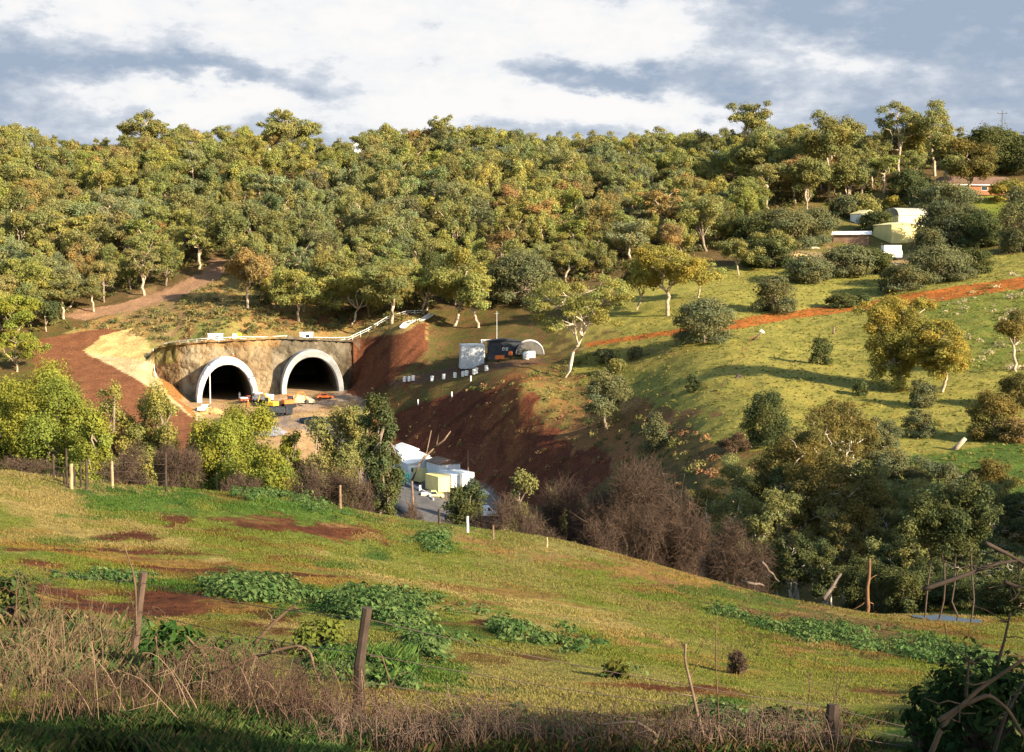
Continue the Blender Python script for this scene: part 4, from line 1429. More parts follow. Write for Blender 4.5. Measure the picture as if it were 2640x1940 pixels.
def shotcrete():
    m, nt, N, L = mat_new('shotcrete')
    geo = N('ShaderNodeTexCoord')

    def nz(sc, det, st=(1, 1, 1)):
        mp = N('ShaderNodeMapping')
        mp.inputs['Scale'].default_value = st
        L(geo.outputs['Object'], mp.inputs[0])
        n = N('ShaderNodeTexNoise')
        n.inputs['Scale'].default_value = sc
        n.inputs['Detail'].default_value = det
        n.inputs['Roughness'].default_value = .65
        L(mp.outputs[0], n.inputs[0])
        return n.outputs[0]

    def ramp(x, stops):
        r = N('ShaderNodeValToRGB')
        r.color_ramp.elements[0].position, r.color_ramp.elements[0].color = stops[0][0], (*stops[0][1], 1)
        r.color_ramp.elements[1].position, r.color_ramp.elements[1].color = stops[-1][0], (*stops[-1][1], 1)
        for p, c in stops[1:-1]:
            e = r.color_ramp.elements.new(p)
            e.color = (*c, 1)
        L(x, r.inputs[0])
        return r.outputs[0]

    at = N('ShaderNodeAttribute')
    at.attribute_name = 'Col'
    grime = ramp(nz(.22, 7, (1, 1, .55)), [(.36, (.35, .30, .24)), (.5, (.85, .8, .72)), (.64, (1.25, 1.2, 1.1))])
    mx = N('ShaderNodeMix')
    mx.data_type, mx.blend_type = 'RGBA', 'MULTIPLY'
    mx.inputs[0].default_value = 1
    L(at.outputs[0], mx.inputs[6])
    L(grime, mx.inputs[7])
    b = N('ShaderNodeBsdfPrincipled')
    b.inputs['Roughness'].default_value = .95
    b.inputs['Specular IOR Level'].default_value = .05
    L(mx.outputs[2], b.inputs['Base Color'])
    bp = N('ShaderNodeBump')
    bp.inputs['Distance'].default_value = .5
    L(nz(1.1, 6), bp.inputs['Height'])
    L(bp.outputs[0], b.inputs['Normal'])
    o = N('ShaderNodeOutputMaterial')
    L(b.outputs[0], o.inputs[0])
    return m


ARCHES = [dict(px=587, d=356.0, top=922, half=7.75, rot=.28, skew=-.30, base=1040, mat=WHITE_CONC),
          dict(px=806, d=363.5, top=903, half=8.0, rot=.14, skew=-.24, base=1013, mat=SHADED_CONC)]
for A_ in ARCHES:
    A_['c'] = np.array([float(ray(A_['px'], 950)[0]) * A_['d'], A_['d'], float(ray(A_['px'], A_['base'])[1]) * A_['d']])
    A_['H'] = ztop(A_['px'], A_['top'], A_['d']) - A_['c'][2]
    A_['x'] = np.array([math.cos(A_['rot']), math.sin(A_['rot']), 0])
    A_['y'] = np.array([A_['skew'], 1, 0])


def arch_pt(A_, th, a, b, back):
    """horseshoe: th 0..pi from the right foot over the crown to the left foot"""
    cx, sz = math.cos(th), math.sin(th)
    e = .92
    u = math.copysign(abs(cx) ** e, cx) * a
    v = abs(sz) ** .95 * b
    if th in (0, math.pi):
        u *= .985
        v = -2.0
    return A_['c'] + A_['x'] * u + np.array([0, 0, v]) + A_['y'] * back


def build_portals():
    th = np.linspace(0, math.pi, 49)
    for i, A_ in enumerate(ARCHES):
        a, b = A_['half'], A_['H']
        root = empty('tunnel_portal', A_['c'], 0, ['white concrete tunnel arch in full sun, the left one of the pair', 'grey concrete tunnel arch in the shade, the right one of the pair'][i], 'tunnel portal', 'tunnel portals')
        ai, bi = a - 1.3, b - 1.95
        rows = [[arch_pt(A_, t, a, b, 5.0) for t in th], [arch_pt(A_, t, a, b, .25) for t in th], [arch_pt(A_, t, a - .12, b - .12, 0.0) for t in th],
                [arch_pt(A_, t, ai + .15, bi + .15, .35) for t in th], [arch_pt(A_, t, ai, bi, .6) for t in th], [arch_pt(A_, t, ai, bi, 3.2) for t in th]]
        R = np.array(rows) - A_['c']
        n, m = R.shape[:2]
        idx = np.arange(n * m).reshape(n, m)
        Q = np.stack([idx[:-1, :-1], idx[:-1, 1:], idx[1:, 1:], idx[1:, :-1]], -1).reshape(-1, 4)
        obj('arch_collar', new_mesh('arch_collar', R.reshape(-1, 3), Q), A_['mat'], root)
        # lining runs into the hill
        R = np.array([[arch_pt(A_, t, ai - .05, bi - .05, y) for t in th] for y in (3.0, 8, 16, 30, 60)]) - A_['c']
        n, m = R.shape[:2]
        idx = np.arange(n * m).reshape(n, m)
        Q = list(np.stack([idx[:-1, :-1], idx[1:, :-1], idx[1:, 1:], idx[:-1, 1:]], -1).reshape(-1, 4))
        k = len(R.reshape(-1, 3))
        cap = [(idx[-1, j], idx[-1, j + 1], idx[-1, m - 2 - j], idx[-1, m - 1 - j]) for j in range(m // 2 - 1)]
        obj('tunnel_lining', new_mesh('tunnel_lining', R.reshape(-1, 3), Q + cap), LINING, root)
        V = [A_['x'] * s_ * (ai + .3) + A_['y'] * y + np.array([0, 0, z]) for y, z in ((1.2, -.35), (8, .1), (20, .2), (59, .3)) for s_ in (-1, 1)]
        obj('tunnel_floor', new_mesh('tunnel_floor', V, [(2 * j, 2 * j + 1, 2 * j + 3, 2 * j + 2) for j in range(3)]), FLOOR_DIRT, root)


def build_headwall():
    s_ = np.linspace(0, 1, 150)
    cum = np.r_[0, np.cumsum(np.hypot(np.diff(wx), np.diff(wy)))]
    t = s_ * cum[-1]
    X, Y = np.interp(t, cum, wx), np.interp(t, cum, wy)
    ft, tp = np.interp(t, cum, wfoot) - 2.0, np.interp(t, cum, wtop) + .35 + fbm(X * 2, Y * 2, 3.0, 3) * .5
    v = np.linspace(0, 1, 46)[:, None]
    VX = np.repeat(X[None], 46, 0)
    VZ = ft + (tp - ft) * v
    VY = Y + 1.0 + 2.3 * v + fbm(VX * 3, VZ * 3, 9, 4) * 1.1
    px, py = project(VX, VY, VZ)
    C = np.zeros(VX.shape + (3,))
    C[:] = (.25, .215, .165)                       # sprayed concrete
    nx = fbm(VX, VZ * 2, 5, 3) * 14
    for lo, hi, c in ((380, 425, (.36, .19, .08)), (425, 472, (.31, .20, .10)), (472, 520, (.36, .29, .19)), (520, 545, (.36, .26, .15)), (545, 610, (.33, .26, .17)), (610, 650, (.37, .27, .15)), (650, 700, (.30, .22, .13)), (890, 930, (.12, .06, .035))):
        C[(px + nx * .5 > lo) & (px + nx * .5 < hi)] = c
    C[(py + nx < 896) & (px < 720)] = (.36, .22, .09)
    C[(px + nx > 395) & (px < 460) & (py < 935 + nx)] = (.27, .22, .05)
    C[(px > 690) & (px < 900) & (fbm(VX, VZ, 7, 4) > .12)] = (.10, .085, .06)  # patchy shade over the right half, painted into the wall colour
    C = C * .62 + np.array((.20, .18, .15)) * .30
    idx = np.arange(VX.size).reshape(VX.shape)
    P = np.stack([VX, VY, VZ], -1)
    Q = np.stack([idx[:-1, :-1], idx[:-1, 1:], idx[1:, 1:], idx[1:, :-1]], -1)
    ctr = (P[:-1, :-1] + P[1:, 1:]) / 2
    keep = np.ones(Q.shape[:2], bool)
    for A_ in ARCHES:
        # where the bore passes: shift along the tunnel axis back to the face plane
        d = ctr - A_['c']
        nrm = np.array([-A_['x'][1], A_['x'][0], 0])
        k = (d @ nrm) / (A_['y'] @ nrm)
        q = d - k[..., None] * A_['y']
        u, h = q @ A_['x'], q[..., 2]
        keep &= ~(((np.abs(u) / (A_['half'] - .7)) ** 2.1 + (np.maximum(h, 0) / (A_['H'] - 1.0)) ** 2.1) < 1)
    # a top ledge so the wall has its thickness
    me = new_mesh('headwall', P.reshape(-1, 3), Q[keep], {'Col': C.reshape(-1, 3)})
    o = obj('headwall', me, shotcrete())
    md = o.modifiers.new('thickness', 'SOLIDIFY')
    md.thickness = .5
    md.offset = 1
    tag(o, 'orange stained sprayed concrete headwall behind the two tunnel arches', 'wall')


def rail(name, pts, h, label, mats, step=2.4, rad=.07, cat='railing'):
    """a rail on posts along ground points"""
    pts = [np.array(p) for p in pts]
    mb, mp = MB(), MB()
    seg = [p + np.array([0, 0, h]) for p in pts]
    mb.tube(seg, rad, 6)
    if h > .7:
        mb.tube([p + np.array([0, 0, h * .5]) for p in pts], rad * .8, 5)
    root = empty(name, pts[0], 0, label, cat)
    mb.v = [v - pts[0] for v in mb.v]
    mb.build('top_rail', mats, root)
    cum = np.r_[0, np.cumsum([np.linalg.norm(b - a) for a, b in zip(pts[:-1], pts[1:])])]
    arr = np.array(pts)
    for k, t in enumerate(np.arange(0, cum[-1] + .01, step)):
        p = np.array([np.interp(t, cum, arr[:, i]) for i in range(3)]) - pts[0]
        MB().tube([p + (0, 0, -.3), p + (0, 0, h)], rad * .8, 5).build('post', mats, root)


def site_hut(px, py, dmin, w, h, dep, label, rz=0.0, paint=None, name='site_hut', roof=None, dark=None, group=None):
    """a small demountable: body on skids, flat roof with a lip, door and window"""
    p = G(px, py, dmin) if dmin >= 0 else B(px, -dmin)
    root = empty(name, p, rz, label, 'hut', group)
    paint = paint or WHITE_PAINT
    MB().box((0, 0, h / 2 + .15), (w, dep, h), 0, .06).build('body', paint, root)
    MB().box((0, 0, h + .2), (w + .24, dep + .24, .12)).build('roof', roof or paint, root)
    for sx in (-1, 1):
        MB().box((sx * w * .32, 0, .05), (.25, dep, .34)).build('skid', DARK_STEEL, root)
    d = MB().box((-w * .28, -dep / 2 - .03, h * .45 + .15), (w * .22, .06, h * .78)).build('door', STEEL if dark is None else dark, root)
    wd = MB().box((w * .18, -dep / 2 - .03, h * .58 + .15), (w * .3, .06, h * .34)).build('window', GLASS if dark is None else dark, root)
    return root


def build_tunnel_site():
    build_headwall()
    build_portals()
    # white rail over the headwall
    def P(px, py, dm=366):
        a, b = ray(px, py)
        return B(px, dm)
    line = [(396, 371), (430, 370), (470, 367), (520, 364), (560, 364), (620, 367), (680, 370), (742, 372)]
    rail('white_rail', [B(px, d) for px, d in line], 1.1, 'long white rail along the top of the headwall over the left arch', WHITE_PAINT, 3.0, .07)
    line = [(812, 374), (860, 376), (900, 380), (950, 385), (1000, 388), (1050, 391), (1098, 394)]
    rail('white_rail', [B(px, d) for px, d in line], 1.1, 'white rail climbing right from the right arch to the trees', WHITE_PAINT, 3.0, .07)
    line = [(396, 370), (398, 367.2), (400, 365), (404, 361)]
    rail('white_rail', [B(px, d) for px, d in line], 1.0, 'short white rail running down the left end of the headwall', WHITE_PAINT, 3.0, .1)
    # concrete drain chute in the corner of the cutting
    a, b = B(1045, 374), B(1112, 392)
    mb = MB()
    n = 9
    pts = [Vector(B(1040 + 75 * k / (n - 1), 372 + 22 * k / (n - 1))) + Vector((0, 0, .25)) for k in range(n)]
    V, Q = [], []
    for p in pts:
        for dx, dz in ((-.9, .35), (-.6, 0), (.6, 0), (.9, .35)):
            V.append((p.x + dx, p.y, p.z + dz))
    for k in range(n - 1):
        for j in range(3):
            Q.append((k * 4 + j, k * 4 + j + 1, k * 4 + 5 + j, k * 4 + 4 + j))
    o = obj('drain_chute', new_mesh('drain_chute', V, Q), mat('chute_concrete', (.6, .58, .55), .8, .2, .5))
    so_ = o.modifiers.new('thickness', 'SOLIDIFY')
    so_.thickness = .15
    tag(o, 'pale concrete drain chute down the corner of the dark cutting', 'drain')
    hut = lambda px, d, *a, **k: site_hut(px, 0, -d, *a, **k)
    hut(557, 367, 3.6, 2.2, 2.2, 'plain white box hut on the headwall above the left arch', .06, group=None)
    hut(791, 376, 3.2, 2.1, 2.2, 'white box hut on the headwall above the right arch', -.05)
    # generator with a yellow end
    p = B(613, 369)
    root = empty('generator', p, 0, 'white and yellow generator on the headwall beside the white hut', 'generator')
    MB().box((-.5, 0, 1.35), (1.3, 1.4, 1.5), 0, .08).build('canopy', WHITE_PAINT, root)
    MB().box((.6, 0, 1.45), (.9, 1.4, 1.7), 0, .08).build('engine_end', YELLOW_PAINT, root)
    MB().box((0, 0, .5), (2.5, 1.3, .2)).build('chassis', DARK_STEEL, root)
    for sx in (-.7, .7):
        MB().lathe([(0, -.08), (.3, -.08), (.3, .08), (0, .08)], (0, 0, 0), 12).build('wheel', RUBBER, root).location = (sx, -.7, .32)
    for o in root.children:
        if o.name.startswith('wheel'):
            o.rotation_euler = (math.pi / 2, 0, 0)
    # concrete post at left end of headwall
    for px, py, d, h, l in ((541, 1000, 353, 9.5, 'slim pale pole standing left of the left arch'), (653, 1010, 357, 5.5, 'slim white pole at the right foot of the left arch')):
        p = B(px, d)
        root = empty('site_pole', p, 0, l, 'pole')
        MB().tube([(0, 0, -.3), (0, 0, h)], [.16, .11], 8).build('shaft', STEEL, root)
        MB().box((0, -.12, h + .1), (.7, .3, .2)).build('lamp_head', DARK_STEEL, root)


def car(px, py, dmin, L_, label, paint, rz, kind='car', d=None, cat='car', dmax=1e9):
    """body with wheel arches, cabin with glass, four wheels"""
    p = G(px, py, dmin, dmax) if d is None else B(px, d)
    root = empty('parked_' + kind, p, rz, label, cat)
    w, h = 1.75, .62
    if kind == 'ute':
        MB().prism([(-L_ / 2, .4), (L_ / 2, .4), (L_ / 2, .85), (L_ / 2 - 1.25, 1.0), (-L_ / 2, 1.0)], 'y', -w / 2, w / 2).build('body', paint, root)
        MB().prism([(-.35, 1.0), (1.05, 1.0), (.75, 1.62), (-.25, 1.62)], 'y', -w / 2 + .08, w / 2 - .08).build('cabin', paint, root)
        g = [(-.28, 1.06), (.92, 1.06), (.70, 1.53), (-.2, 1.53)]
        MB().box((-L_ / 2 + 1.0, 0, 1.12), (1.9, w, .3)).build('tray', STEEL, root)
    elif kind == 'van':
        MB().prism([(-L_ / 2, .4), (L_ / 2, .4), (L_ / 2, 1.0), (L_ / 2 - .9, 1.25), (L_ / 2 - 1.5, 2.1), (-L_ / 2, 2.1)], 'y', -w / 2, w / 2).build('body', paint, root)
        g = [(.3, 1.3), (L_ / 2 - 1.1, 1.3), (L_ / 2 - 1.6, 1.9), (.3, 1.9)]
    else:
        MB().prism([(-L_ / 2, .38), (L_ / 2, .38), (L_ / 2, .75), (L_ / 2 - 1.2, .92), (-L_ / 2 + .3, .95), (-L_ / 2, .8)], 'y', -w / 2, w / 2).build('body', paint, root)
        MB().prism([(-L_ / 2 + .5, .93), (L_ / 2 - 1.25, .93), (L_ / 2 - 1.9, 1.42), (-L_ / 2 + 1.0, 1.42)], 'y', -w / 2 + .1, w / 2 - .1).build('cabin', paint, root)
        g = [(-L_ / 2 + .75, .97), (L_ / 2 - 1.5, .97), (L_ / 2 - 1.97, 1.36), (-L_ / 2 + 1.08, 1.36)]
    for sy in (-1, 1):
        a, b = sorted((sy * (w / 2 - .06), sy * (w / 2 + .012)))
        MB().prism(g, 'y', a, b).build('side_window', GLASS, root)
        for sx in (-1, 1):
            o = MB().lathe([(0, -.11), (.25, -.11), (.33, -.08), (.33, .08), (.25, .11), (0, .11)], (0, 0, 0), 14).build('wheel', RUBBER, root)
            o.location = (sx * (L_ / 2 - .8), sy * (w / 2 - .08), .33)
            o.rotation_euler = (math.pi / 2, 0, 0)
    return root


def excavator(p, rz, label, paint):
    root = empty('excavator', p, rz, label, 'excavator')
    for sy in (-1, 1):
        MB().prism([(-1.6, .15), (-1.3, 0), (1.3, 0), (1.6, .15), (1.6, .6), (1.3, .8), (-1.3, .8), (-1.6, .6)], 'y', sy * .95 - .28, sy * .95 + .28).build('track', RUBBER, root)
    MB().box((-.3, 0, 1.35), (2.6, 2.1, .95), 0, .15).build('body', paint, root)
    cb = MB().box((.55, .65, 2.2), (1.2, .85, 1.5), 0, .1).build('cab', paint, root)
    MB().box((.6, .65, 2.35), (1.24, .89, .9)).build('cab_window', GLASS, root)
    MB().tube([(.9, -.3, 1.5), (2.3, -.3, 3.6), (3.6, -.3, 3.5)], [.24, .22, .18], 6).build('boom', paint, root)
    MB().tube([(3.6, -.3, 3.6), (4.6, -.3, 1.6)], [.17, .13], 6).build('arm', paint, root)
    MB().prism([(4.4, 1.6), (4.9, 1.5), (5.0, .8), (4.3, .7), (4.0, 1.1)], 'y', -.85, .25).build('bucket', DARK_STEEL, root)
    return root


def truck(p, rz, label, paint, load=None, cat='truck'):
    root = empty('tip_truck', p, rz, label, cat)
    MB().box((2.3, 0, 1.55), (1.7, 2.2, 1.9), 0, .15).build('cab', paint, root)
    MB().box((2.62, 0, 1.95), (1.1, 2.23, .7)).build('cab_window', GLASS, root)
    MB().box((-.2, 0, .75), (6.2, .9, .3)).build('chassis', DARK_STEEL, root)
    MB().prism([(-3.2, 1.0), (1.2, 1.0), (1.35, 2.3), (-3.5, 2.3)], 'y', -1.15, 1.15).build('tray', load or paint, root)
    for sx in (2.3, -1.5, -2.6):
        for sy in (-1, 1):
            o = MB().lathe([(0, -.15), (.38, -.15), (.48, -.1), (.48, .1), (.38, .15), (0, .15)], (0, 0, 0), 14).build('wheel', RUBBER, root)
            o.location = (sx, sy * .98, .48)
            o.rotation_euler = (math.pi / 2, 0, 0)
    return root


def rubble(name, p, w, h, label, m, seed, cat='heap'):
    """a heap of soil or stone with an uneven top"""
    rng = np.random.RandomState(seed)
    n = 22
    V = []
    for r in np.linspace(0, 1, 8):
        for k in range(n):
            a = k / n * 6.283
            q = r * w / 2 * (1 + .18 * math.sin(a * 3 + seed) + .1 * rng.normal())
            V.append((q * math.cos(a), q * .7 * math.sin(a), h * (1 - r ** 2.2) * (1 + .08 * rng.normal()) - .2 * r))
    Q = [(i * n + k, i * n + (k + 1) % n, (i + 1) * n + (k + 1) % n, (i + 1) * n + k) for i in range(7) for k in range(n)]
    return tag(obj(name, new_mesh(name, V, Q), m, None, p), label, cat)


def person(p, rz, label, shirt, trousers, h=1.75):
    """a standing worker: one continuous skinned body, helmet on top"""
    me = bpy.data.meshes.new('person')
    k = h / 1.75
    J = [((0, 0, .95), .14), ((0, 0, 1.15), .15), ((0, 0, 1.4), .17), ((0, 0, 1.52), .06), ((0, -.02, 1.64), .105), ((0, -.01, 1.72), .085),
         ((-.1, 0, .88), .10), ((-.12, -.02, .48), .07), ((-.13, .02, .06), .05), ((-.13, -.14, .04), .04),
         ((.1, 0, .88), .10), ((.12, -.05, .48), .07), ((.14, .02, .06), .05), ((.14, -.13, .04), .04),
         ((-.2, 0, 1.42), .07), ((-.26, -.02, 1.14), .05), ((-.24, -.14, .92), .04), ((.2, 0, 1.42), .07), ((.27, -.02, 1.15), .05), ((.22, -.2, 1.0), .04)]
    E = [(0, 1), (1, 2), (2, 3), (3, 4), (4, 5), (0, 6), (6, 7), (7, 8), (8, 9), (0, 10), (10, 11), (11, 12), (12, 13), (2, 14), (14, 15), (15, 16), (2, 17), (17, 18), (18, 19)]
    me.from_pydata([tuple(c * k for c in j[0]) for j in J], E, [])
    o = obj('person', me, shirt, None, p, rz)
    o.modifiers.new('skin', 'SKIN')
    for v, j in zip(me.skin_vertices[0].data, J):
        v.radius = (j[1] * k, j[1] * k)
    me.skin_vertices[0].data[0].use_root = True
    o.modifiers.new('smooth', 'SUBSURF').levels = 1
    tag(o, label, 'person')
    MB().lathe([(.14, 0), (.125, .06), (.09, .12), (0, .14)], (0, -.01, 1.70 * k), 10).build('helmet', WHITE_PAINT, o)
    return o


def build_portal_plant():
    f = lambda px, py: G(px, py, 285, 372)
    truck(f(677, 1040), 2.3, 'white tip truck standing between the two tunnel arches', WHITE_PAINT)
    excavator(f(700, 1055), 2.6, 'yellow excavator on the floor between the two arches', YELLOW_PAINT)
    excavator(f(745, 1050), .5, 'orange excavator at the foot of the right arch', ORANGE_PAINT)
    car(528, 1062, 285, 4.3, 'white utility parked at the left foot of the left arch', WHITE_PAINT, 1.3, 'ute', dmax=372)
    car(638, 1030, 285, 4.2, 'red brown utility at the right foot of the left arch', mat('red_paint', (.4, .07, .03), .4, .1, 1), .5, 'ute', d=352)
    car(838, 1030, 285, 4.2, 'orange car on the floor before the right arch', ORANGE_PAINT, .2, dmax=372)
    truck(f(720, 1075), .2, 'dark loaded truck on the floor in front of the arches', DARK_STEEL, DARK_STEEL)
    rubble('spoil_heap', f(770, 1035), 9, 1.5, 'low pale spoil heap right of the white truck', mat('pale_spoil', (.55, .42, .27), .95, .35, .8), 3)
    rubble('spoil_heap', f(545, 1065), 7, 1.3, 'low orange spoil heap beside the white utility', mat('orange_spoil', (.48, .28, .12), .95, .35, .8), 4)
    rubble('gravel_heap', f(690, 1118), 10, 1.6, 'blue grey gravel heap on the floor before the arches', mat('blue_gravel', (.20, .20, .23), .95, .4, 2), 5)
    for px, py, l, c in ((603, 1028, 'worker in an orange vest standing left on the floor of the left arch', ORANGE_PAINT), (618, 1030, 'worker in white standing on the floor of the left arch', WHITE_PAINT), (640, 1052, 'worker in orange beside the white tip truck', ORANGE_PAINT)):
        person(f(px, py), 0, l, c, c)


build_tunnel_site()
build_portal_plant()


# ------------------------------------------------------------------ grey shed, drums, compound
SHEET_GREY = mat('grey_sheet', (.40, .42, .45), .6, .12, .4, .3)
SHEET_CREAM = mat('cream_sheet', (.72, .66, .36), .6, .1, .3)
SHEET_YELLOW = mat('yellow_sheet', (.74, .62, .26), .6, .12, .3)
SHEET_RUST = mat('rusty_sheet', (.24, .15, .10), .8, .4, .5)
SHEET_PALE = mat('pale_sheet', (.66, .68, .70), .5, .15, .4, .4)
TILE = mat('brown_tile', (.16, .095, .070), .8, .25, 1.2)
BRICK = mat('red_brick', (.30, .125, .065), .9, .25, 1.5)
TEAL_PAINT = mat('teal_paint', (.12, .38, .34), .5, .15, .8)
BLUE_PAINT = mat('blue_paint', (.12, .30, .55), .5, .15, .8)
TARP = mat('grey_tarpaulin', (.12, .11, .10), .9, .3, .6)
ASPHALT = mat('asphalt', (.105, .10, .10), .9, .3, .5)


def corr_box(mb, w, dep, h, z0=0.0, pitch=.28, amp=.035):
    """walls of ribbed sheet: four zig-zag sides"""
    for (ax, ay, bx, by) in ((-w / 2, -dep / 2, w / 2, -dep / 2), (w / 2, -dep / 2, w / 2, dep / 2), (w / 2, dep / 2, -w / 2, dep / 2), (-w / 2, dep / 2, -w / 2, -dep / 2)):
        L_ = math.hypot(bx - ax, by - ay)
        n = max(4, int(L_ / pitch)) * 2
        t = np.linspace(0, 1, n + 1)
        nx, ny = (by - ay) / L_, -(bx - ax) / L_
        off = np.where(np.arange(n + 1) % 4 < 2, 0, amp)
        X, Y = ax + (bx - ax) * t + nx * off, ay + (by - ay) * t + ny * off
        V = np.r_[np.c_[X, Y, np.full(n + 1, z0)], np.c_[X, Y, np.full(n + 1, z0 + h)]]
        mb.add(V, [(i, i + 1, n + 2 + i, n + 1 + i) for i in range(n)])
    mb.add([(-w / 2, -dep / 2, z0 + h), (w / 2, -dep / 2, z0 + h), (w / 2, dep / 2, z0 + h), (-w / 2, dep / 2, z0 + h)], [(0, 1, 2, 3)])
    return mb


def container(p, rz, w, dep, h, label, paint, name='shipping_container', cat='container', group=None):
    root = empty(name, p, rz, label, cat, group)
    corr_box(MB(), w, dep, h, .15).build('body', paint, root)
    fr = MB()
    for sx in (-1, 1):
        for sy in (-1, 1):
            fr.box((sx * w / 2, sy * dep / 2, h / 2 + .15), (.14, .14, h + .1))
    for sy in (-1, 1):
        fr.box((0, sy * dep / 2, .15), (w, .13, .16)).box((0, sy * dep / 2, h + .17), (w, .13, .12))
    for sx in (-1, 1):
        fr.box((sx * w / 2, 0, .15), (.13, dep, .16)).box((sx * w / 2, 0, h + .17), (.13, dep, .12))
    fr.build('frame', paint, root)
    for sx in (-1, 1):
        d = MB().box((sx * w * .24, -dep / 2 - .06, h / 2 + .15), (w * .45, .04, h * .92)).build('door', paint, root)
        MB().tube([(sx * w * .12, -dep / 2 - .11, .35), (sx * w * .12, -dep / 2 - .11, h)], .03, 6).build('lock_bar', STEEL, d)
    return root


def gable_shed(p, rz, w, dep, eave, ridge, label, wall, roof, door=None, name='shed', windows=(), group=None, along='y', over=.25):
    """gable end towards -y: walls, roof of two slopes, roller door, windows"""
    root = empty(name, p, rz, label, 'shed', group)
    MB().prism([(-w / 2, -2.6), (w / 2, -2.6), (w / 2, eave), (0, ridge), (-w / 2, eave)], 'y', -dep / 2, dep / 2).build('wall', wall, root)
    k = (ridge - eave) / (w / 2)
    e = w / 2 + over
    MB().prism([(-e, eave - k * over + .03), (0, ridge + .03), (e, eave - k * over + .03), (e, eave - k * over + .14), (0, ridge + .16), (-e, eave - k * over + .14)], 'y', -dep / 2 - over, dep / 2 + over).build('roof', roof, root)
    if door:
        MB().box((door[0], -dep / 2 - .03, door[2] / 2), (door[1], .06, door[2])).build('door', door[3], root)
    for x, z, ww, hh in windows:
        fr = MB().box((x, -dep / 2 - .03, z), (ww + .16, .06, hh + .16)).build('window', WHITE_PAINT, root)
        MB().box((x, -dep / 2 - .07, z), (ww, .03, hh)).build('pane', GLASS, fr)
    return root


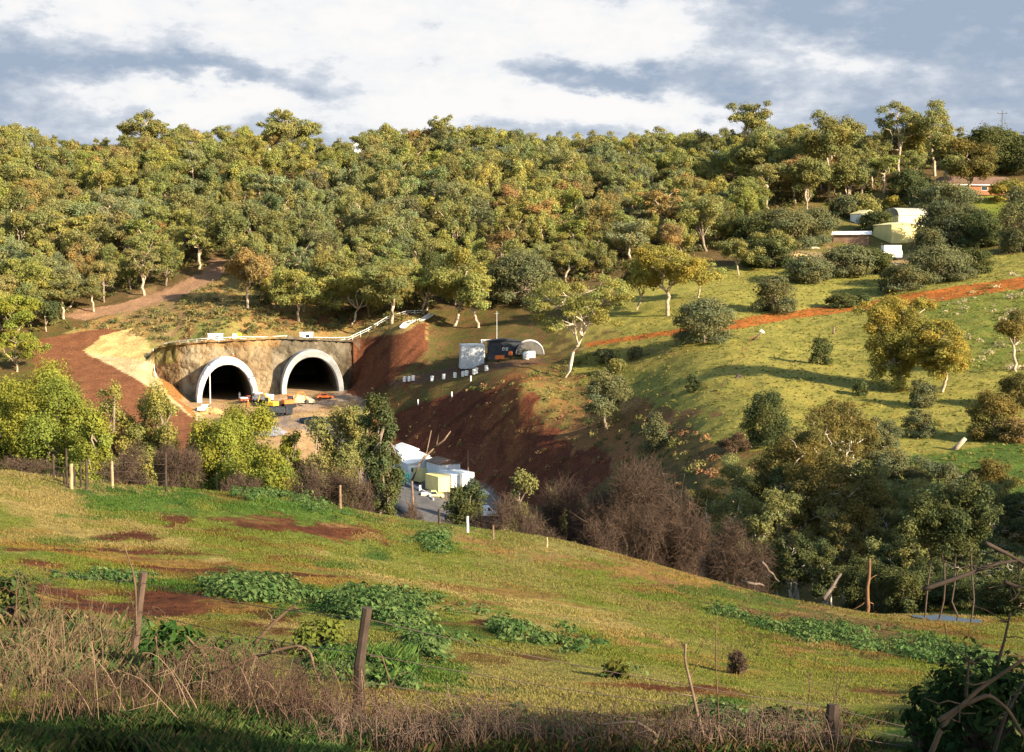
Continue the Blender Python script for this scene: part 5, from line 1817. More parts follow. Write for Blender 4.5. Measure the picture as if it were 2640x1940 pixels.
def build_bench():
    # tall grey clad shed, lower frame and dark store
    p = B(1216, 344)
    root = empty('clad_shed', p, .12, 'tall grey sheet clad shed that narrows towards its top', 'shed')
    c = MB()
    corr_box(c, 5.9, 5.2, 5.6, -.4)
    c.v = [v * np.where(np.arange(3) == 2, 1, 1 - .055 * np.clip(v[:, 2:3], 0, 9) / 2.8) for v in c.v]
    c.build('cladding', SHEET_GREY, root)
    MB().box((0, 0, 5.35), (5.5, 4.9, .25)).build('roof', SHEET_PALE, root)
    MB().box((2.75, -.3, 3.8), (.6, 3.6, 3.0)).build('side_panel', SHEET_PALE, root)
    p = B(1268, 350)
    p.z = ztop(1268, 876, 350) - 6.1
    root = empty('steel_frame', p, .1, 'pale open steel frame behind the grey clad shed', 'frame')
    for sx in (-2.4, -.8, .8, 2.4):
        for sy in (-1.2, 1.2):
            MB().box((sx, sy, 2.9), (.22, .22, 6.2)).build('post', SHEET_PALE, root)
    MB().box((0, -1.2, 5.9), (5.2, .25, .3)).box((0, 1.2, 5.9), (5.2, .25, .3)).box((0, -1.2, 4.2), (5.2, .2, .25)).build('beam', SHEET_PALE, root)
    p = B(1300, 346)
    root = gable_shed(p, .08, 8.0, 5.0, 3.6, 4.1, 'dark flat store with two small white windows, right of the grey clad shed', DARK_STEEL, DARK_STEEL, None, 'store_shed')
    for x in (-.4, .45):
        fr = MB().box((x, -2.55, 1.8), (.55, .08, .7)).build('window', WHITE_PAINT, root)
        MB().box((x, -2.60, 1.8), (.28, .04, .4)).build('pane', GLASS, fr)
    # arched tarpaulin shelter
    p = B(1366, 344)
    root = empty('arched_shelter', p, .0, 'grey arched shelter beside the trunk of the pale limbed gum', 'shelter')
    a = np.linspace(0, math.pi, 13)
    pr = [(3.4 * math.cos(t), 3.3 * math.sin(t)) for t in a]
    MB().prism(pr, 'y', -2.5, 2.5).build('cover', TARP, root)
    for y in (-2.55, 0, 2.55):
        MB().tube([(3.42 * math.cos(t), y, 3.33 * math.sin(t)) for t in a], .07, 6).build('hoop', STEEL, root)
    for i, (px, d, l) in enumerate([(1356, 338, 'white tank standing at the mouth of the arched shelter'), (1370, 339, 'white crate standing right before the arched shelter')]):
        q = B(px, d)
        if i == 0:
            tag(MB().lathe([(0, 0), (.75, 0), (.75, 1.5), (.4, 1.75), (0, 1.8)], sides=14).build('water_tank', WHITE_PAINT, None, True, q), l, 'tank')
        else:
            tag(MB().box((0, 0, .8), (1.8, 1.2, 1.6), 0, .06).build('crate', WHITE_PAINT, None, False, q), l, 'crate')
    # orange gear in front of the dark store
    for i, (px, l) in enumerate([(1288, 'orange compressor in front of the dark store'), (1316, 'orange concrete mixer at the right end of the dark store')]):
        q = B(px, 339)
        root = empty(('compressor', 'concrete_mixer')[i], q, .3, l, ('compressor', 'mixer')[i])
        if i == 0:
            MB().box((0, 0, .95), (2.1, 1.1, .9), 0, .12).build('body', ORANGE_PAINT, root)
        else:
            MB().lathe([(.15, -.5), (.55, -.3), (.6, .2), (.35, .7)], (0, 0, 1.3), 12).build('drum', ORANGE_PAINT, root)
            MB().tube([(-.5, 0, .3), (0, 0, 1.0), (.5, 0, .3)], .06, 6).build('stand', DARK_STEEL, root)
        for sy in (-.5, .5):
            o = MB().lathe([(0, -.08), (.3, -.08), (.3, .08), (0, .08)], sides=12).build('wheel', RUBBER, root)
            o.location = (0, sy, .3)
            o.rotation_euler = (math.pi / 2, 0, 0)
    # mast
    p = B(1281, 352)
    root = empty('radio_mast', p, 0, 'thin mast rising behind the grey clad shed', 'mast')
    MB().tube([(0, 0, -.3), (0, 0, 10.5)], [.09, .05], 6).build('shaft', STEEL, root)
    MB().tube([(-.5, 0, 9.9), (.5, 0, 9.9)], .03, 5).build('crossbar', STEEL, root)
    # white drums along the edge of the bench
    spots = [(1043, 977), (1055, 977), (1065, 976), (1114, 976), (1144, 971), (1173, 967), (1194, 964), (1203, 962), (1228, 956), (1254, 950), (1222, 958)]
    words = ['leftmost white drum of the pair on the cutting edge', 'second white drum of the row on the cutting edge', 'third white drum of the row, closing the left trio', 'white drum alone, right of the left trio', 'white drum, fifth in the row on the cutting edge',
             'white drum, sixth in the row below the grey shed', 'white drum, left one of the touching pair in the row', 'white drum, right one of the touching pair in the row', 'white drum right of the touching pair, beside the lying one', 'white drum, rightmost of the row below the dark store', 'white drum just left of the last two in the row']
    for (px, py), l in zip(spots, words):
        p = G(px, py + 8, 300, 375)
        root = empty('drum', p, 0, l, 'drum', 'white drums along the bench edge')
        MB().lathe([(0, 0), (.42, 0), (.44, .05), (.41, .1), (.41, .6), (.44, .65), (.41, .7), (.41, 1.15), (.44, 1.2), (.25, 1.23), (0, 1.23)], sides=14).build('shell', WHITE_PAINT, root, True)
        MB().lathe([(0, 1.23), (.37, 1.23), (.37, 1.29), (0, 1.3)], sides=14).build('lid', WHITE_PAINT, root)
    for px, py, l in ((1165, 1026, 'short white marker post on the grassy rim of the red cutting'), (1078, 1046, 'short white marker post low on the dark bank left of the rim'), (1214, 985, 'grey marker post below the white drums')):
        p = G(px, py, 290, 372)
        tag(MB().box((0, 0, .55), (.3, .2, 1.4), 0, .03).build('marker_post', WHITE_PAINT, None, False, p), l, 'post')


def build_compound():
    g = lambda px, py: G(px, py, 225, 335)
    # road sheet
    P0 = [(975, 1130), (1010, 1185), (1040, 1245), (1075, 1295), (1115, 1330)]
    L_, R_ = [], []
    for px, d in ((830, 330), (905, 318), (950, 304), (990, 292), (1040, 279), (1090, 268), (1130, 255), (1170, 235)):
        p = B(px, d)
        L_.append(p)
    V = []
    for k, p in enumerate(L_):
        q = (L_[min(k + 1, len(L_) - 1)] - L_[max(k - 1, 0)])
        nx, ny = -q.y, q.x
        l = math.hypot(nx, ny)
        for t in (-6, -3, 0, 3, 6):
            x, y = p.x + nx / l * t, p.y + ny / l * t
            V.append((x, y, float(gz(x, y)) + .35))
    Q = [(5 * k + j, 5 * k + j + 1, 5 * k + 6 + j, 5 * k + 5 + j) for k in range(len(L_) - 1) for j in range(4)]
    o = obj('road', new_mesh('road', V, Q, None, True), ASPHALT)
    so_ = o.modifiers.new('thickness', 'SOLIDIFY')
    so_.thickness = .5
    so_.offset = -1
    o['kind'] = 'structure'
    # concrete barrier along the road: short units
    a, b = g(1048, 1258), g(1118, 1305)
    n = 9
    prof = [(-.3, 0), (.3, 0), (.3, .12), (.13, .35), (.08, .9), (-.08, .9), (-.13, .35), (-.3, .12)]
    L2 = (b - a).length / n
    rz = math.atan2(b.y - a.y, b.x - a.x)
    for k in range(n):
        p = a.lerp(b, (k + .5) / n)
        p.z = float(gz(p.x, p.y)) + .3
        o = MB().prism(prof, 'x', -L2 / 2 + .06, L2 / 2 - .06).build('road_barrier', mat('chute_concrete', (.6, .58, .55), .8, .2, .5), None, False, p, rz)
        tag(o, f'pale concrete road barrier, {ORD[k + 1]} unit from the left beside the compound road', 'barrier', 'road barriers')
    # big white sheds, stepped roofs
    p = g(1055, 1180)
    gable_shed(g(1086, 1222), .35, 8.0, 8, 2.7, 3.5, 'long white roofed site shed, lowest of the three stepped sheds', SHEET_PALE, WHITE_PAINT, (0, 2.4, 2.2, SHEET_GREY), 'site_shed', [(-2.8, 1.5, 1.2, .9), (2.8, 1.5, 1.2, .9)], 'stepped white site sheds')
    gable_shed(g(1060, 1204), .35, 6.0, 7, 2.7, 3.5, 'white roofed site shed in the middle of the three stepped sheds', SHEET_PALE, WHITE_PAINT, None, 'site_shed', [(-1.6, 1.6, 1.1, .9)], 'stepped white site sheds')
    gable_shed(g(1045, 1186), .35, 4.4, 6, 2.6, 3.4, 'small white roofed site shed, topmost of the three stepped sheds', SHEET_PALE, WHITE_PAINT, None, 'site_shed', [(1.0, 1.6, 1.0, .9)], 'stepped white site sheds')
    # rounded white tanks
    for px, py, l in ((1012, 1228, 'white dome tank half hidden by the tall narrow tree'), (1030, 1222, 'white dome tank beside the teal cabin')):
        root = empty('dome_tank', g(px, py), 0, l, 'tank', 'white dome tanks')
        MB().lathe([(0, -.3), (1.6, -.3), (1.6, 2.1), (1.35, 2.6), (.8, 2.95), (0, 3.05)], sides=18).build('shell', WHITE_PAINT, root, True)
        MB().lathe([(0, 3.0), (.3, 3.0), (.3, 3.2), (0, 3.22)], sides=10).build('hatch', STEEL, root)
    site_hut(1043, 1256, 225, 1.9, 2.6, 1.7, 'narrow teal site cabin beside the white dome tanks', -.3, TEAL_PAINT, 'site_cabin', None, TEAL_PAINT)
    container(g(1080, 1240), .55, 2.4, 5, 2.6, 'yellow container with its side in shadow, farther one of the yellow pair', SHEET_YELLOW, group='yellow containers')
    container(g(1128, 1266), .55, 2.5, 5.5, 3.0, 'yellow container nearest the road with a bright front', SHEET_YELLOW, group='yellow containers')
    container(g(1160, 1254), .55, 2.5, 6.0, 2.6, 'white container right of the yellow containers', WHITE_PAINT, group='white containers')
    container(g(1190, 1252), .55, 2.6, 5.5, 2.6, 'white container at the right end of the compound', WHITE_PAINT, group='white containers')
    gable_shed(g(1143, 1226), .5, 5, 6, 2.8, 3.6, 'small shed with a brown roof behind the white containers', SHEET_PALE, SHEET_RUST, None, 'site_shed')
    car(1115, 1288, 225, 4.6, 'pale yellow utility parked before the yellow container', mat('cream_paint', (.75, .66, .30), .4, .08, 1), .1, 'ute')
    car(1243, 1284, 225, 4.5, 'white car parked right of the white containers', WHITE_PAINT, -.3)
    car(1216, 1336, 225, 4.4, 'white car seen between the thickets below the compound', WHITE_PAINT, .1)
    car(1252, 1335, 225, 4.4, 'white van behind the twigs below the compound', WHITE_PAINT, .2, 'van')
    car(972, 1248, 225, 4.6, 'light blue van behind the tall narrow tree', BLUE_PAINT, .4, 'van')
    rubble('orange_heap', g(1024, 1268), 4, 1.0, 'low orange heap at the road edge below the teal cabin', mat('orange_soil', (.5, .18, .08), .9, .3, 1), 8)
    tag(MB().box((0, 0, .9), (.4, .4, 2.2), 0, .05).build('marker_post', WHITE_PAINT, None, False, g(1083, 1278)), 'white post at the road edge left of the pale utility', 'post')
    tag(MB().tube([(0, 0, -.3), (0, 0, 6.5)], [.13, .09], 7).build('timber_pole', TIMBER, None, False, g(1207, 1245)), 'thin timber pole behind the white containers', 'pole')


def build_hill_buildings():
    # yellow gable shed
    g = lambda px, py, dm=380: G(px, py, dm)
    gable_shed(g(2306, 618), .30, 9.2, 11, 4.6, 5.4, 'pale yellow gable shed facing the pasture', SHEET_YELLOW, SHEET_CREAM, None, 'farm_shed')
    # curved roof barn
    p = g(2334, 582)
    root = empty('curved_barn', p, .35, 'cream barn with a curved grey roof behind the yellow shed', 'barn')
    a = np.linspace(.0, math.pi, 15)
    pr = [(-4.0, -2.6), (4.0, -2.6)] + [(4.0 * math.cos(t), 3.2 + 2.4 * math.sin(t)) for t in a]
    MB().prism(pr, 'x', -5.5, 5.5).build('wall', SHEET_CREAM, root)
    mb = MB()
    arc = [(4.15 * math.cos(t), 3.25 + 2.5 * math.sin(t)) for t in a]
    arc2 = [(4.27 * math.cos(t), 3.3 + 2.6 * math.sin(t)) for t in a[::-1]]
    mb.prism(arc + arc2, 'x', -5.8, 5.8).build('roof', mat('dull_sheet', (.36, .35, .30), .7, .3, .5, .2), root)
    MB().box((-1.5, -4.03, 1.5), (2.6, .06, 3.0)).build('door', SHEET_PALE, root)
    gable_shed(g(2226, 572), .45, 6.5, 6, 2.6, 3.8, 'small white shed left of the curved roof barn', WHITE_PAINT, SHEET_CREAM, (-1.5, 1.4, 2.1, SHEET_GREY), 'farm_shed', [(1.4, 1.5, 1.0, .8)])
    gable_shed(g(2196, 624), 1.25, 6.0, 11, 2.3, 3.2, 'low brown shed with a pale sheet roof left of the yellow shed', SHEET_RUST, SHEET_PALE, (0, 2.2, 1.9, DARK_STEEL), 'farm_shed', over=.7)
    # white box van body on the slope
    p = g(2297, 672)
    root = empty('box_trailer', p, .1, 'white box trailer standing among the olive trees', 'trailer')
    corr_box(MB(), 5.4, 2.6, 3.6, .9).build('body', WHITE_PAINT, root)
    MB().box((0, 0, .75), (5.8, 2.2, .25)).build('chassis', DARK_STEEL, root)
    MB().box((2.9, -.2, 1.9), (.5, 1.6, 2.0), 0, .05).build('front_panel', SHEET_PALE, root)
    for sx in (-1.4, 1.4):
        for sy in (-1.1, 1.1):
            o = MB().lathe([(0, -.14), (.3, -.14), (.42, -.1), (.42, .1), (.3, .14), (0, .14)], sides=14).build('wheel', RUBBER, root)
            o.location = (sx, sy, .42)
            o.rotation_euler = (math.pi / 2, 0, 0)
    rubble('earth_bank', g(2300, 688), 9, 1.0, 'pale earth bank under the white box trailer', mat('pale_spoil', (.55, .42, .27), .95, .35, .8), 12)
    rubble('sand_heap', g(2062, 668), 8, 1.5, 'bright sand heap among the grey olive trees', mat('bright_sand', (.60, .40, .18), .95, .2, .8), 13)
    rubble('sand_heap', g(2140, 655), 5, .9, 'smaller pale sand heap right of the bright one', mat('bright_sand', (.60, .40, .18), .95, .2, .8), 14)
    rubble('stone_heap', g(2080, 640), 7, 1.0, 'low grey stone heap left of the low brown shed', mat('grey_stone', (.42, .37, .28), .95, .4, 2), 15)
    # brick house
    p = g(2508, 500, 430)
    root = empty('brick_house', p, .12, 'long brick house with a brown hipped roof on the ridge', 'house')
    W_, D_, E_, R_ = 33., 10., 2.9, 6.0
    MB().box((0, 0, E_ / 2 - .4), (W_, D_, E_ + .8)).build('wall', BRICK, root)
    e = .8
    V = [(-W_ / 2 - e, -D_ / 2 - e, E_ - .1), (W_ / 2 + e, -D_ / 2 - e, E_ - .1), (W_ / 2 + e, D_ / 2 + e, E_ - .1), (-W_ / 2 - e, D_ / 2 + e, E_ - .1), (-W_ / 2 + 4, 0, R_), (W_ / 2 - 4, 0, R_)]
    rf = MB().add(V, [(0, 1, 5, 4), (2, 3, 4, 5), (3, 2, 1, 0)], [(1, 2, 5), (3, 0, 4)]).build('roof', TILE, root)
    MB().box((-4, .8, R_ + .2), (.9, .9, 2.0)).build('chimney', BRICK, rf)
    MB().box((0, -D_ / 2 - e - .02, E_ - .12), (W_ + 1.6, .1, .25)).build('gutter', WHITE_PAINT, root)
    for x, ww in ((-13, 2.2), (-9, 2.2), (-5, 1.8), (2, 2.2), (13.5, 2)):
        fr = MB().box((x, -D_ / 2 - .04, 1.55), (ww + .2, .08, 1.5)).build('window', WHITE_PAINT, root)
        MB().box((x, -D_ / 2 - .09, 1.55), (ww, .03, 1.3)).build('pane', GLASS, fr)
    for x in (6.2, 8.6):
        MB().box((x, -D_ / 2 - .05, 1.1), (2.0, .1, 2.3)).build('door', WHITE_PAINT, root)
    # houses between the ridge trees
    for i, (px, d, w, l, wl, rf_) in enumerate([(628, 617, 8, 'white house with an orange roof glimpsed between the left ridge trees', WHITE_PAINT, mat('orange_tile', (.5, .26, .08), .8, .2, 1)),
                                                (735, 620, 12, 'cream house glimpsed under the wide domed gum', SHEET_CREAM, SHEET_YELLOW), (922, 622, 6, 'white hut glimpsed on the ridge right of the domed gum', WHITE_PAINT, SHEET_PALE)]):
        p = B(px, d)
        zt = ztop(px, 372 if i != 1 else 380, d)
        ht = max(3.0, zt - p.z)
        gable_shed(p, .2, w, 8, ht * .7, ht, l, wl, rf_, (0, 1.2, 2.1, TIMBER), 'ridge_house', [(-w * .3, 1.6, 1.2, 1.1), (w * .3, 1.6, 1.2, 1.1)])
    # power pole on the far ridge, right
    p = B(2566, 690)
    zt = ztop(2566, 285, 690)
    H = zt - p.z
    root = empty('power_pole', p, 0, 'power pole with a crossarm against the sky at the upper right', 'pole')
    MB().tube([(0, 0, -.5), (0, 0, H)], [.2, .13], 7).build('shaft', TIMBER_DARK, root)
    MB().box((0, 0, H - 1.6), (4.6, .2, .2)).build('crossarm', TIMBER_DARK, root)
    for x in (-2.2, 0, 2.2):
        MB().lathe([(0, 0), (.16, .05), (.16, .4), (0, .45)], (x, 0, H - 1.4), 8).build('insulator', TARP, root)
    # things on the pasture
    p = G(2472, 1158, 150)
    tag(MB().tube([(-.7, 0, -.2), (0, 0, .5), (.9, 0, 1.5)], [.42, .36, .28], 8).build('stump', BARK_PALE, None, True, p), 'pale leaning stump on the lower pasture', 'stump')
    p = G(1952, 878, 250)
    tag(MB().tube([(-1.2, .2, -.1), (.6, 0, 1.2), (1.0, 0, 1.9)], [.25, .22, .16], 7).build('stump', TIMBER, None, True, p), 'brown leaning stump below the red track', 'stump')
    p = G(1963, 858, 250)
    tag(rubble('boulder', p, 1.5, .7, 'x', mat('white_stone', (.7, .66, .55), .9, .2, 1), 21), 'small white boulder at the edge of the red track', 'boulder')
    p = G(1905, 974, 250)
    tag(rubble('boulder', p, 1.7, .6, 'x', mat('dark_stone', (.08, .06, .05), .9, .3, 1), 22), 'small dark boulder in the middle of the pasture', 'boulder')
    p = G(2148, 862, 250)
    tag(MB().tube([(0, 0, -.2), (.2, 0, 1.6)], [.3, .22], 7).build('stump', TIMBER, None, True, p), 'short stump at the top of the big pasture shadow', 'stump')


build_bench()
build_compound()
build_hill_buildings()


# ------------------------------------------------------------------ field: fences, grass, weeds, brambles
def build_fences():
    def post(p, h, r, m, lean, parent, flat=False):
        n = 5
        rng = np.random.RandomState(int(abs(p.x) * 100) % 9999)
        pts = np.linspace(0, 1, n)[:, None] * np.array([lean[0], lean[1], h]) + rng.normal(size=(n, 3)) * r * .12
        pts[0] = (0, 0, -.4)
        b = MB().tube(pts, np.linspace(r * 1.05, r * .92, n) * (1 + rng.normal(size=n) * .05), 8)
        b.v = [v + np.array(p) for v in b.v]
        return b.build('post', m, parent, False)

    root = empty('wire_fence', (0, 0, 0), 0, 'old wire fence on thin posts along the far edge of the field', 'fence')
    rows = [(138, 1232, 1172, .05, TIMBER_DARK), (166, 1252, 1225, .04, TIMBER_DARK), (173, 1256, 1157, .045, TIMBER_DARK), (185, 1262, 1197, .07, TIMBER_PALE), (193, 1256, 1205, .045, TIMBER_DARK), (209, 1258, 1190, .045, TIMBER_DARK), (224, 1264, 1186, .06, TIMBER_DARK),
            (290, 1260, 1190, .06, TIMBER_PALE), (428, 1268, 1168, .055, TIMBER_DARK), (560, 1264, 1218, .055, TIMBER), (673, 1272, 1224, .055, TIMBER), (779, 1284, 1245, .055, TIMBER), (877, 1312, 1252, .065, TIMBER), (972, 1320, 1270, .05, TIMBER_PALE), (1057, 1338, 1296, .07, TIMBER), (1132, 1354, 1312, .06, TIMBER_DARK),
            (1206, 1374, 1332, .06, WHITE_PAINT), (1271, 1392, 1355, .055, TIMBER), (1410, 1412, 1388, .05, TIMBER_PALE)]
    tops = []
    for px, yb, yt, r, m in rows:
        p = G(px, yb, 20, 98)
        h = max(.5, (ztop(px, yt, p.y) - p.z) / 1.0)
        post(p, h, r, m, (0, 0), root)
        if yb - yt > 33 and px not in (173, 193, 166):
            tops.append((p, h))
    for f in (.9, .6, .32):
        mb = MB()
        for (a, ha), (b, hb) in zip(tops[:-1], tops[1:]):
            P = [a.lerp(b, t) + Vector((0, 0, f * min(1.3, ha * (1 - t) + hb * t) - .12 * t * (1 - t))) for t in np.linspace(0, 1, 5)]
            mb.tube(P, .007, 3, False)
        mb.build('wire', mat('rusty_wire', (.12, .09, .07), .7, .3, 2), root)
    # near fence
    root = empty('wire_fence', (0, 0, 0), 0, 'near wire fence with three dark posts in the brambles', 'fence')
    near = [(342, 1722, 1478, .058, mat('brown_timber', (.095, .062, .045), .9, .4, 3), .25), (915, 1862, 1566, .058, TIMBER_DARK, .22), (2148, 1960, 1816, .07, TIMBER_DARK, .02)]
    tt = []
    for px, yb, yt, r, m, lean in near:
        p = G(px, min(yb, 1938), 6, 40)
        h = ztop(px, yt, p.y) - p.z
        post(p, h, r, m, (lean * h * .5, 0), root)
        tt.append((p, h, lean))
    for f in (.9, .6, .35):
        mb = MB()
        P = []
        pts = [p + Vector((l * h * .5 * f, 0, h * f)) for p, h, l in tt]
        pts = [pts[0] + (pts[0] - pts[1]) * .8] + pts + [pts[2] + (pts[2] - pts[1]) * .6]
        for a, b in zip(pts[:-1], pts[1:]):
            P += [a.lerp(b, t) - Vector((0, 0, .25 * t * (1 - t))) for t in np.linspace(0, 1, 8)[:-1]]
        mb.tube(P, .0045, 4, False)
        mb.build('wire', mat('rusty_wire', (.12, .09, .07), .7, .3, 2), root)


def ground_hits(px, py, dmin=8, dmax=108):
    """many sight lines at once: distance at which each meets the field"""
    a, b = ray(px, py)
    D = np.concatenate([np.arange(dmin, 40, .25), np.arange(40, dmax, .5)])
    d = np.full(len(a), np.nan)
    todo = np.ones(len(a), bool)
    prev = None
    for t in D:
        h = gz(a[todo] * t, np.full(todo.sum(), t)) - b[todo] * t
        idx = np.where(todo)[0]
        hit = h > 0
        d[idx[hit]] = t
        todo[idx[hit]] = False
        if not todo.any():
            break
    return d, a


def blades(n, hfun, wfun, name, rng, lo, hi, ymin, seed_sel=None, cols=None, bendy=.5, per=3, tint=1.0):
    px = rng.uniform(-80, 2720, n)
    py = rng.uniform(ymin, 1960, n)
    d, a = ground_hits(px, py)
    ok = ~np.isnan(d)
    d, a = d[ok] + rng.uniform(-.12, .12, ok.sum()), a[ok]
    x, y = a * d, d
    ca, cb = lookup(C_A, x, y), lookup(C_B, x, y)
    t = sm((fbm(x * 1.0, y * .6, 3.4, 5) + .22) * 2.2)[:, None]
    col = (ca * (1 - t) + cb * t)
    return x, y, d, col


def build_grass():
    rng = np.random.RandomState(21)
    x, y, d, col = blades(290000, None, None, 'g', rng, 0, 0, 1175)
    # bare soil carries little grass
    soil = (col[:, 1] / (col[:, 0] + 1e-6)) < .62
    keep = ~soil | (rng.rand(len(x)) < .05)
    x, y, d, col = x[keep], y[keep], d[keep], col[keep]
    straw = fbm(x, y * .6, 3.1, 3)
    clump = vnoise(x, y, .55) * .6 + vnoise(x + 40, y, 2.1) * .8
    V, C = [], []
    for b in range(3):
        h = (.020 + .0008 * d) * rng.uniform(.5, 1.4, len(x)) * (.2 + clump ** 1.6)
        w = (.005 + .00034 * d) * rng.uniform(.8, 1.5, len(x))
        an = rng.uniform(0, 6.28, len(x))
        bx, by = x + rng.normal(size=len(x)) * .004 * d, y + rng.normal(size=len(x)) * .006 * d
        bz = gz(bx, by) - .01
        lx, ly = np.cos(an + 1.2) * h * .55, np.sin(an + 1.2) * h * .55
        ux, uy = np.cos(an) * w, np.sin(an) * w
        q = np.stack([np.stack([bx - ux, by - uy, bz], -1), np.stack([bx + ux, by + uy, bz], -1),
                      np.stack([bx + ux * .6 + lx * .5, by + uy * .6 + ly * .5, bz + h * .7], -1), np.stack([bx - ux * .1 + lx, by - uy * .1 + ly, bz + h], -1)], 1)
        c = col * rng.uniform(.86, 1.18, (len(x), 1))
        dry = (rng.rand(len(x)) < np.clip(straw * .8 - .1, .0, .4))[:, None]
        c = np.where(dry, c * .5 + np.array(STRAW) * .45, c)
        V.append(q.reshape(-1, 3))
        C.append(np.repeat(c * .76, 4, 0))
    V, C = np.concatenate(V), np.concatenate(C)
    o = obj('grass', new_mesh('grass', V, np.arange(len(V)).reshape(-1, 4), {'Col': C, 'Var': np.ones_like(C)}), BLADE)
    o['kind'] = 'stuff'


def build_tall_grass():
    rng = np.random.RandomState(23)
    P, C = [], []
    for (x0, x1, y0, y1, n, h0, cols) in ((620, 960, 1255, 1335, 700, .16, ((.06, .13, .03), (.1, .16, .04))), (-40, 600, 1205, 1290, 500, .14, ((.2, .17, .07), (.28, .2, .09), (.12, .13, .04))), (1000, 2000, 1340, 1560, 700, .13, ((.24, .16, .08), (.17, .10, .05), (.2, .18, .07))), (1600, 2650, 1480, 1720, 800, .14, ((.13, .08, .04), (.2, .13, .06), (.07, .1, .03))),
                                          (-60, 760, 1860, 1975, 4600, .15, ((.035, .065, .018), (.065, .09, .025), (.10, .08, .035), (.03, .05, .018))), (480, 1000, 1870, 1975, 1500, .13, ((.06, .11, .03), (.1, .13, .04))), (-40, 420, 1600, 1800, 1500, .28, ((.06, .09, .03), (.16, .12, .06))),
                                          (380, 700, 1640, 1790, 1200, .22, ((.05, .1, .025), (.12, .15, .04))), (800, 1080, 1690, 1770, 1200, .22, ((.05, .1, .025), (.1, .15, .035))), (1000, 2300, 1850, 1960, 2600, .12, ((.06, .08, .02), (.12, .075, .035), (.04, .065, .02), (.09, .05, .03))), (2380, 2700, 1760, 1960, 1600, .25, ((.03, .05, .018), (.07, .08, .03)))):
        u_, v_ = rng.rand(n), rng.rand(n)
        d, a = ground_hits(x0 + (x1 - x0) * u_, np.minimum(y0 + (y1 - y0) * v_, 1975))
        ok = ~np.isnan(d)
        edge = np.sin(np.pi * u_) * (np.sin(np.pi * v_) if y1 < 1850 else 1)
        ok &= rng.rand(n) < edge ** .8
        d, a = d[ok], a[ok]
        x, y = a * d, d
        dens = vnoise(x, y, 1.1) + .4 * vnoise(x, y + 9, .35)
        k = dens > .55
        x, y = x[k], y[k]
        for b in range(10):
            bx, by = x + rng.normal(size=len(x)) * .07, y + rng.normal(size=len(x)) * .07
            bz = gz(bx, by) - .02
            h = h0 * rng.uniform(.4, 1.3, len(x))
            an = rng.uniform(0, 6.28, len(x))
            w = np.maximum(.0032, .00015 * y) * rng.uniform(.7, 1.5, len(x))
            lx, ly = np.cos(an + 1.3) * h * .6, np.sin(an + 1.3) * h * .6
            ux, uy = np.cos(an) * w, np.sin(an) * w
            q = np.stack([np.stack([bx - ux, by - uy, bz], -1), np.stack([bx + ux, by + uy, bz], -1), np.stack([bx + ux * .7 + lx * .4, by + uy * .7 + ly * .4, bz + h * .7], -1), np.stack([bx + lx, by + ly, bz + h], -1)], 1)
            P.append(q.reshape(-1, 3))
            C.append(np.repeat(np.array(cols)[rng.randint(len(cols), size=len(x))] * rng.uniform(.7, 1.3, (len(x), 1)), 4, 0))
    V, C = np.concatenate(P), np.concatenate(C)
    o = obj('tall_grass', new_mesh('tall_grass', V, np.arange(len(V)).reshape(-1, 4), {'Col': C, 'Var': np.ones_like(C)}), LEAFV)
    o['kind'] = 'stuff'


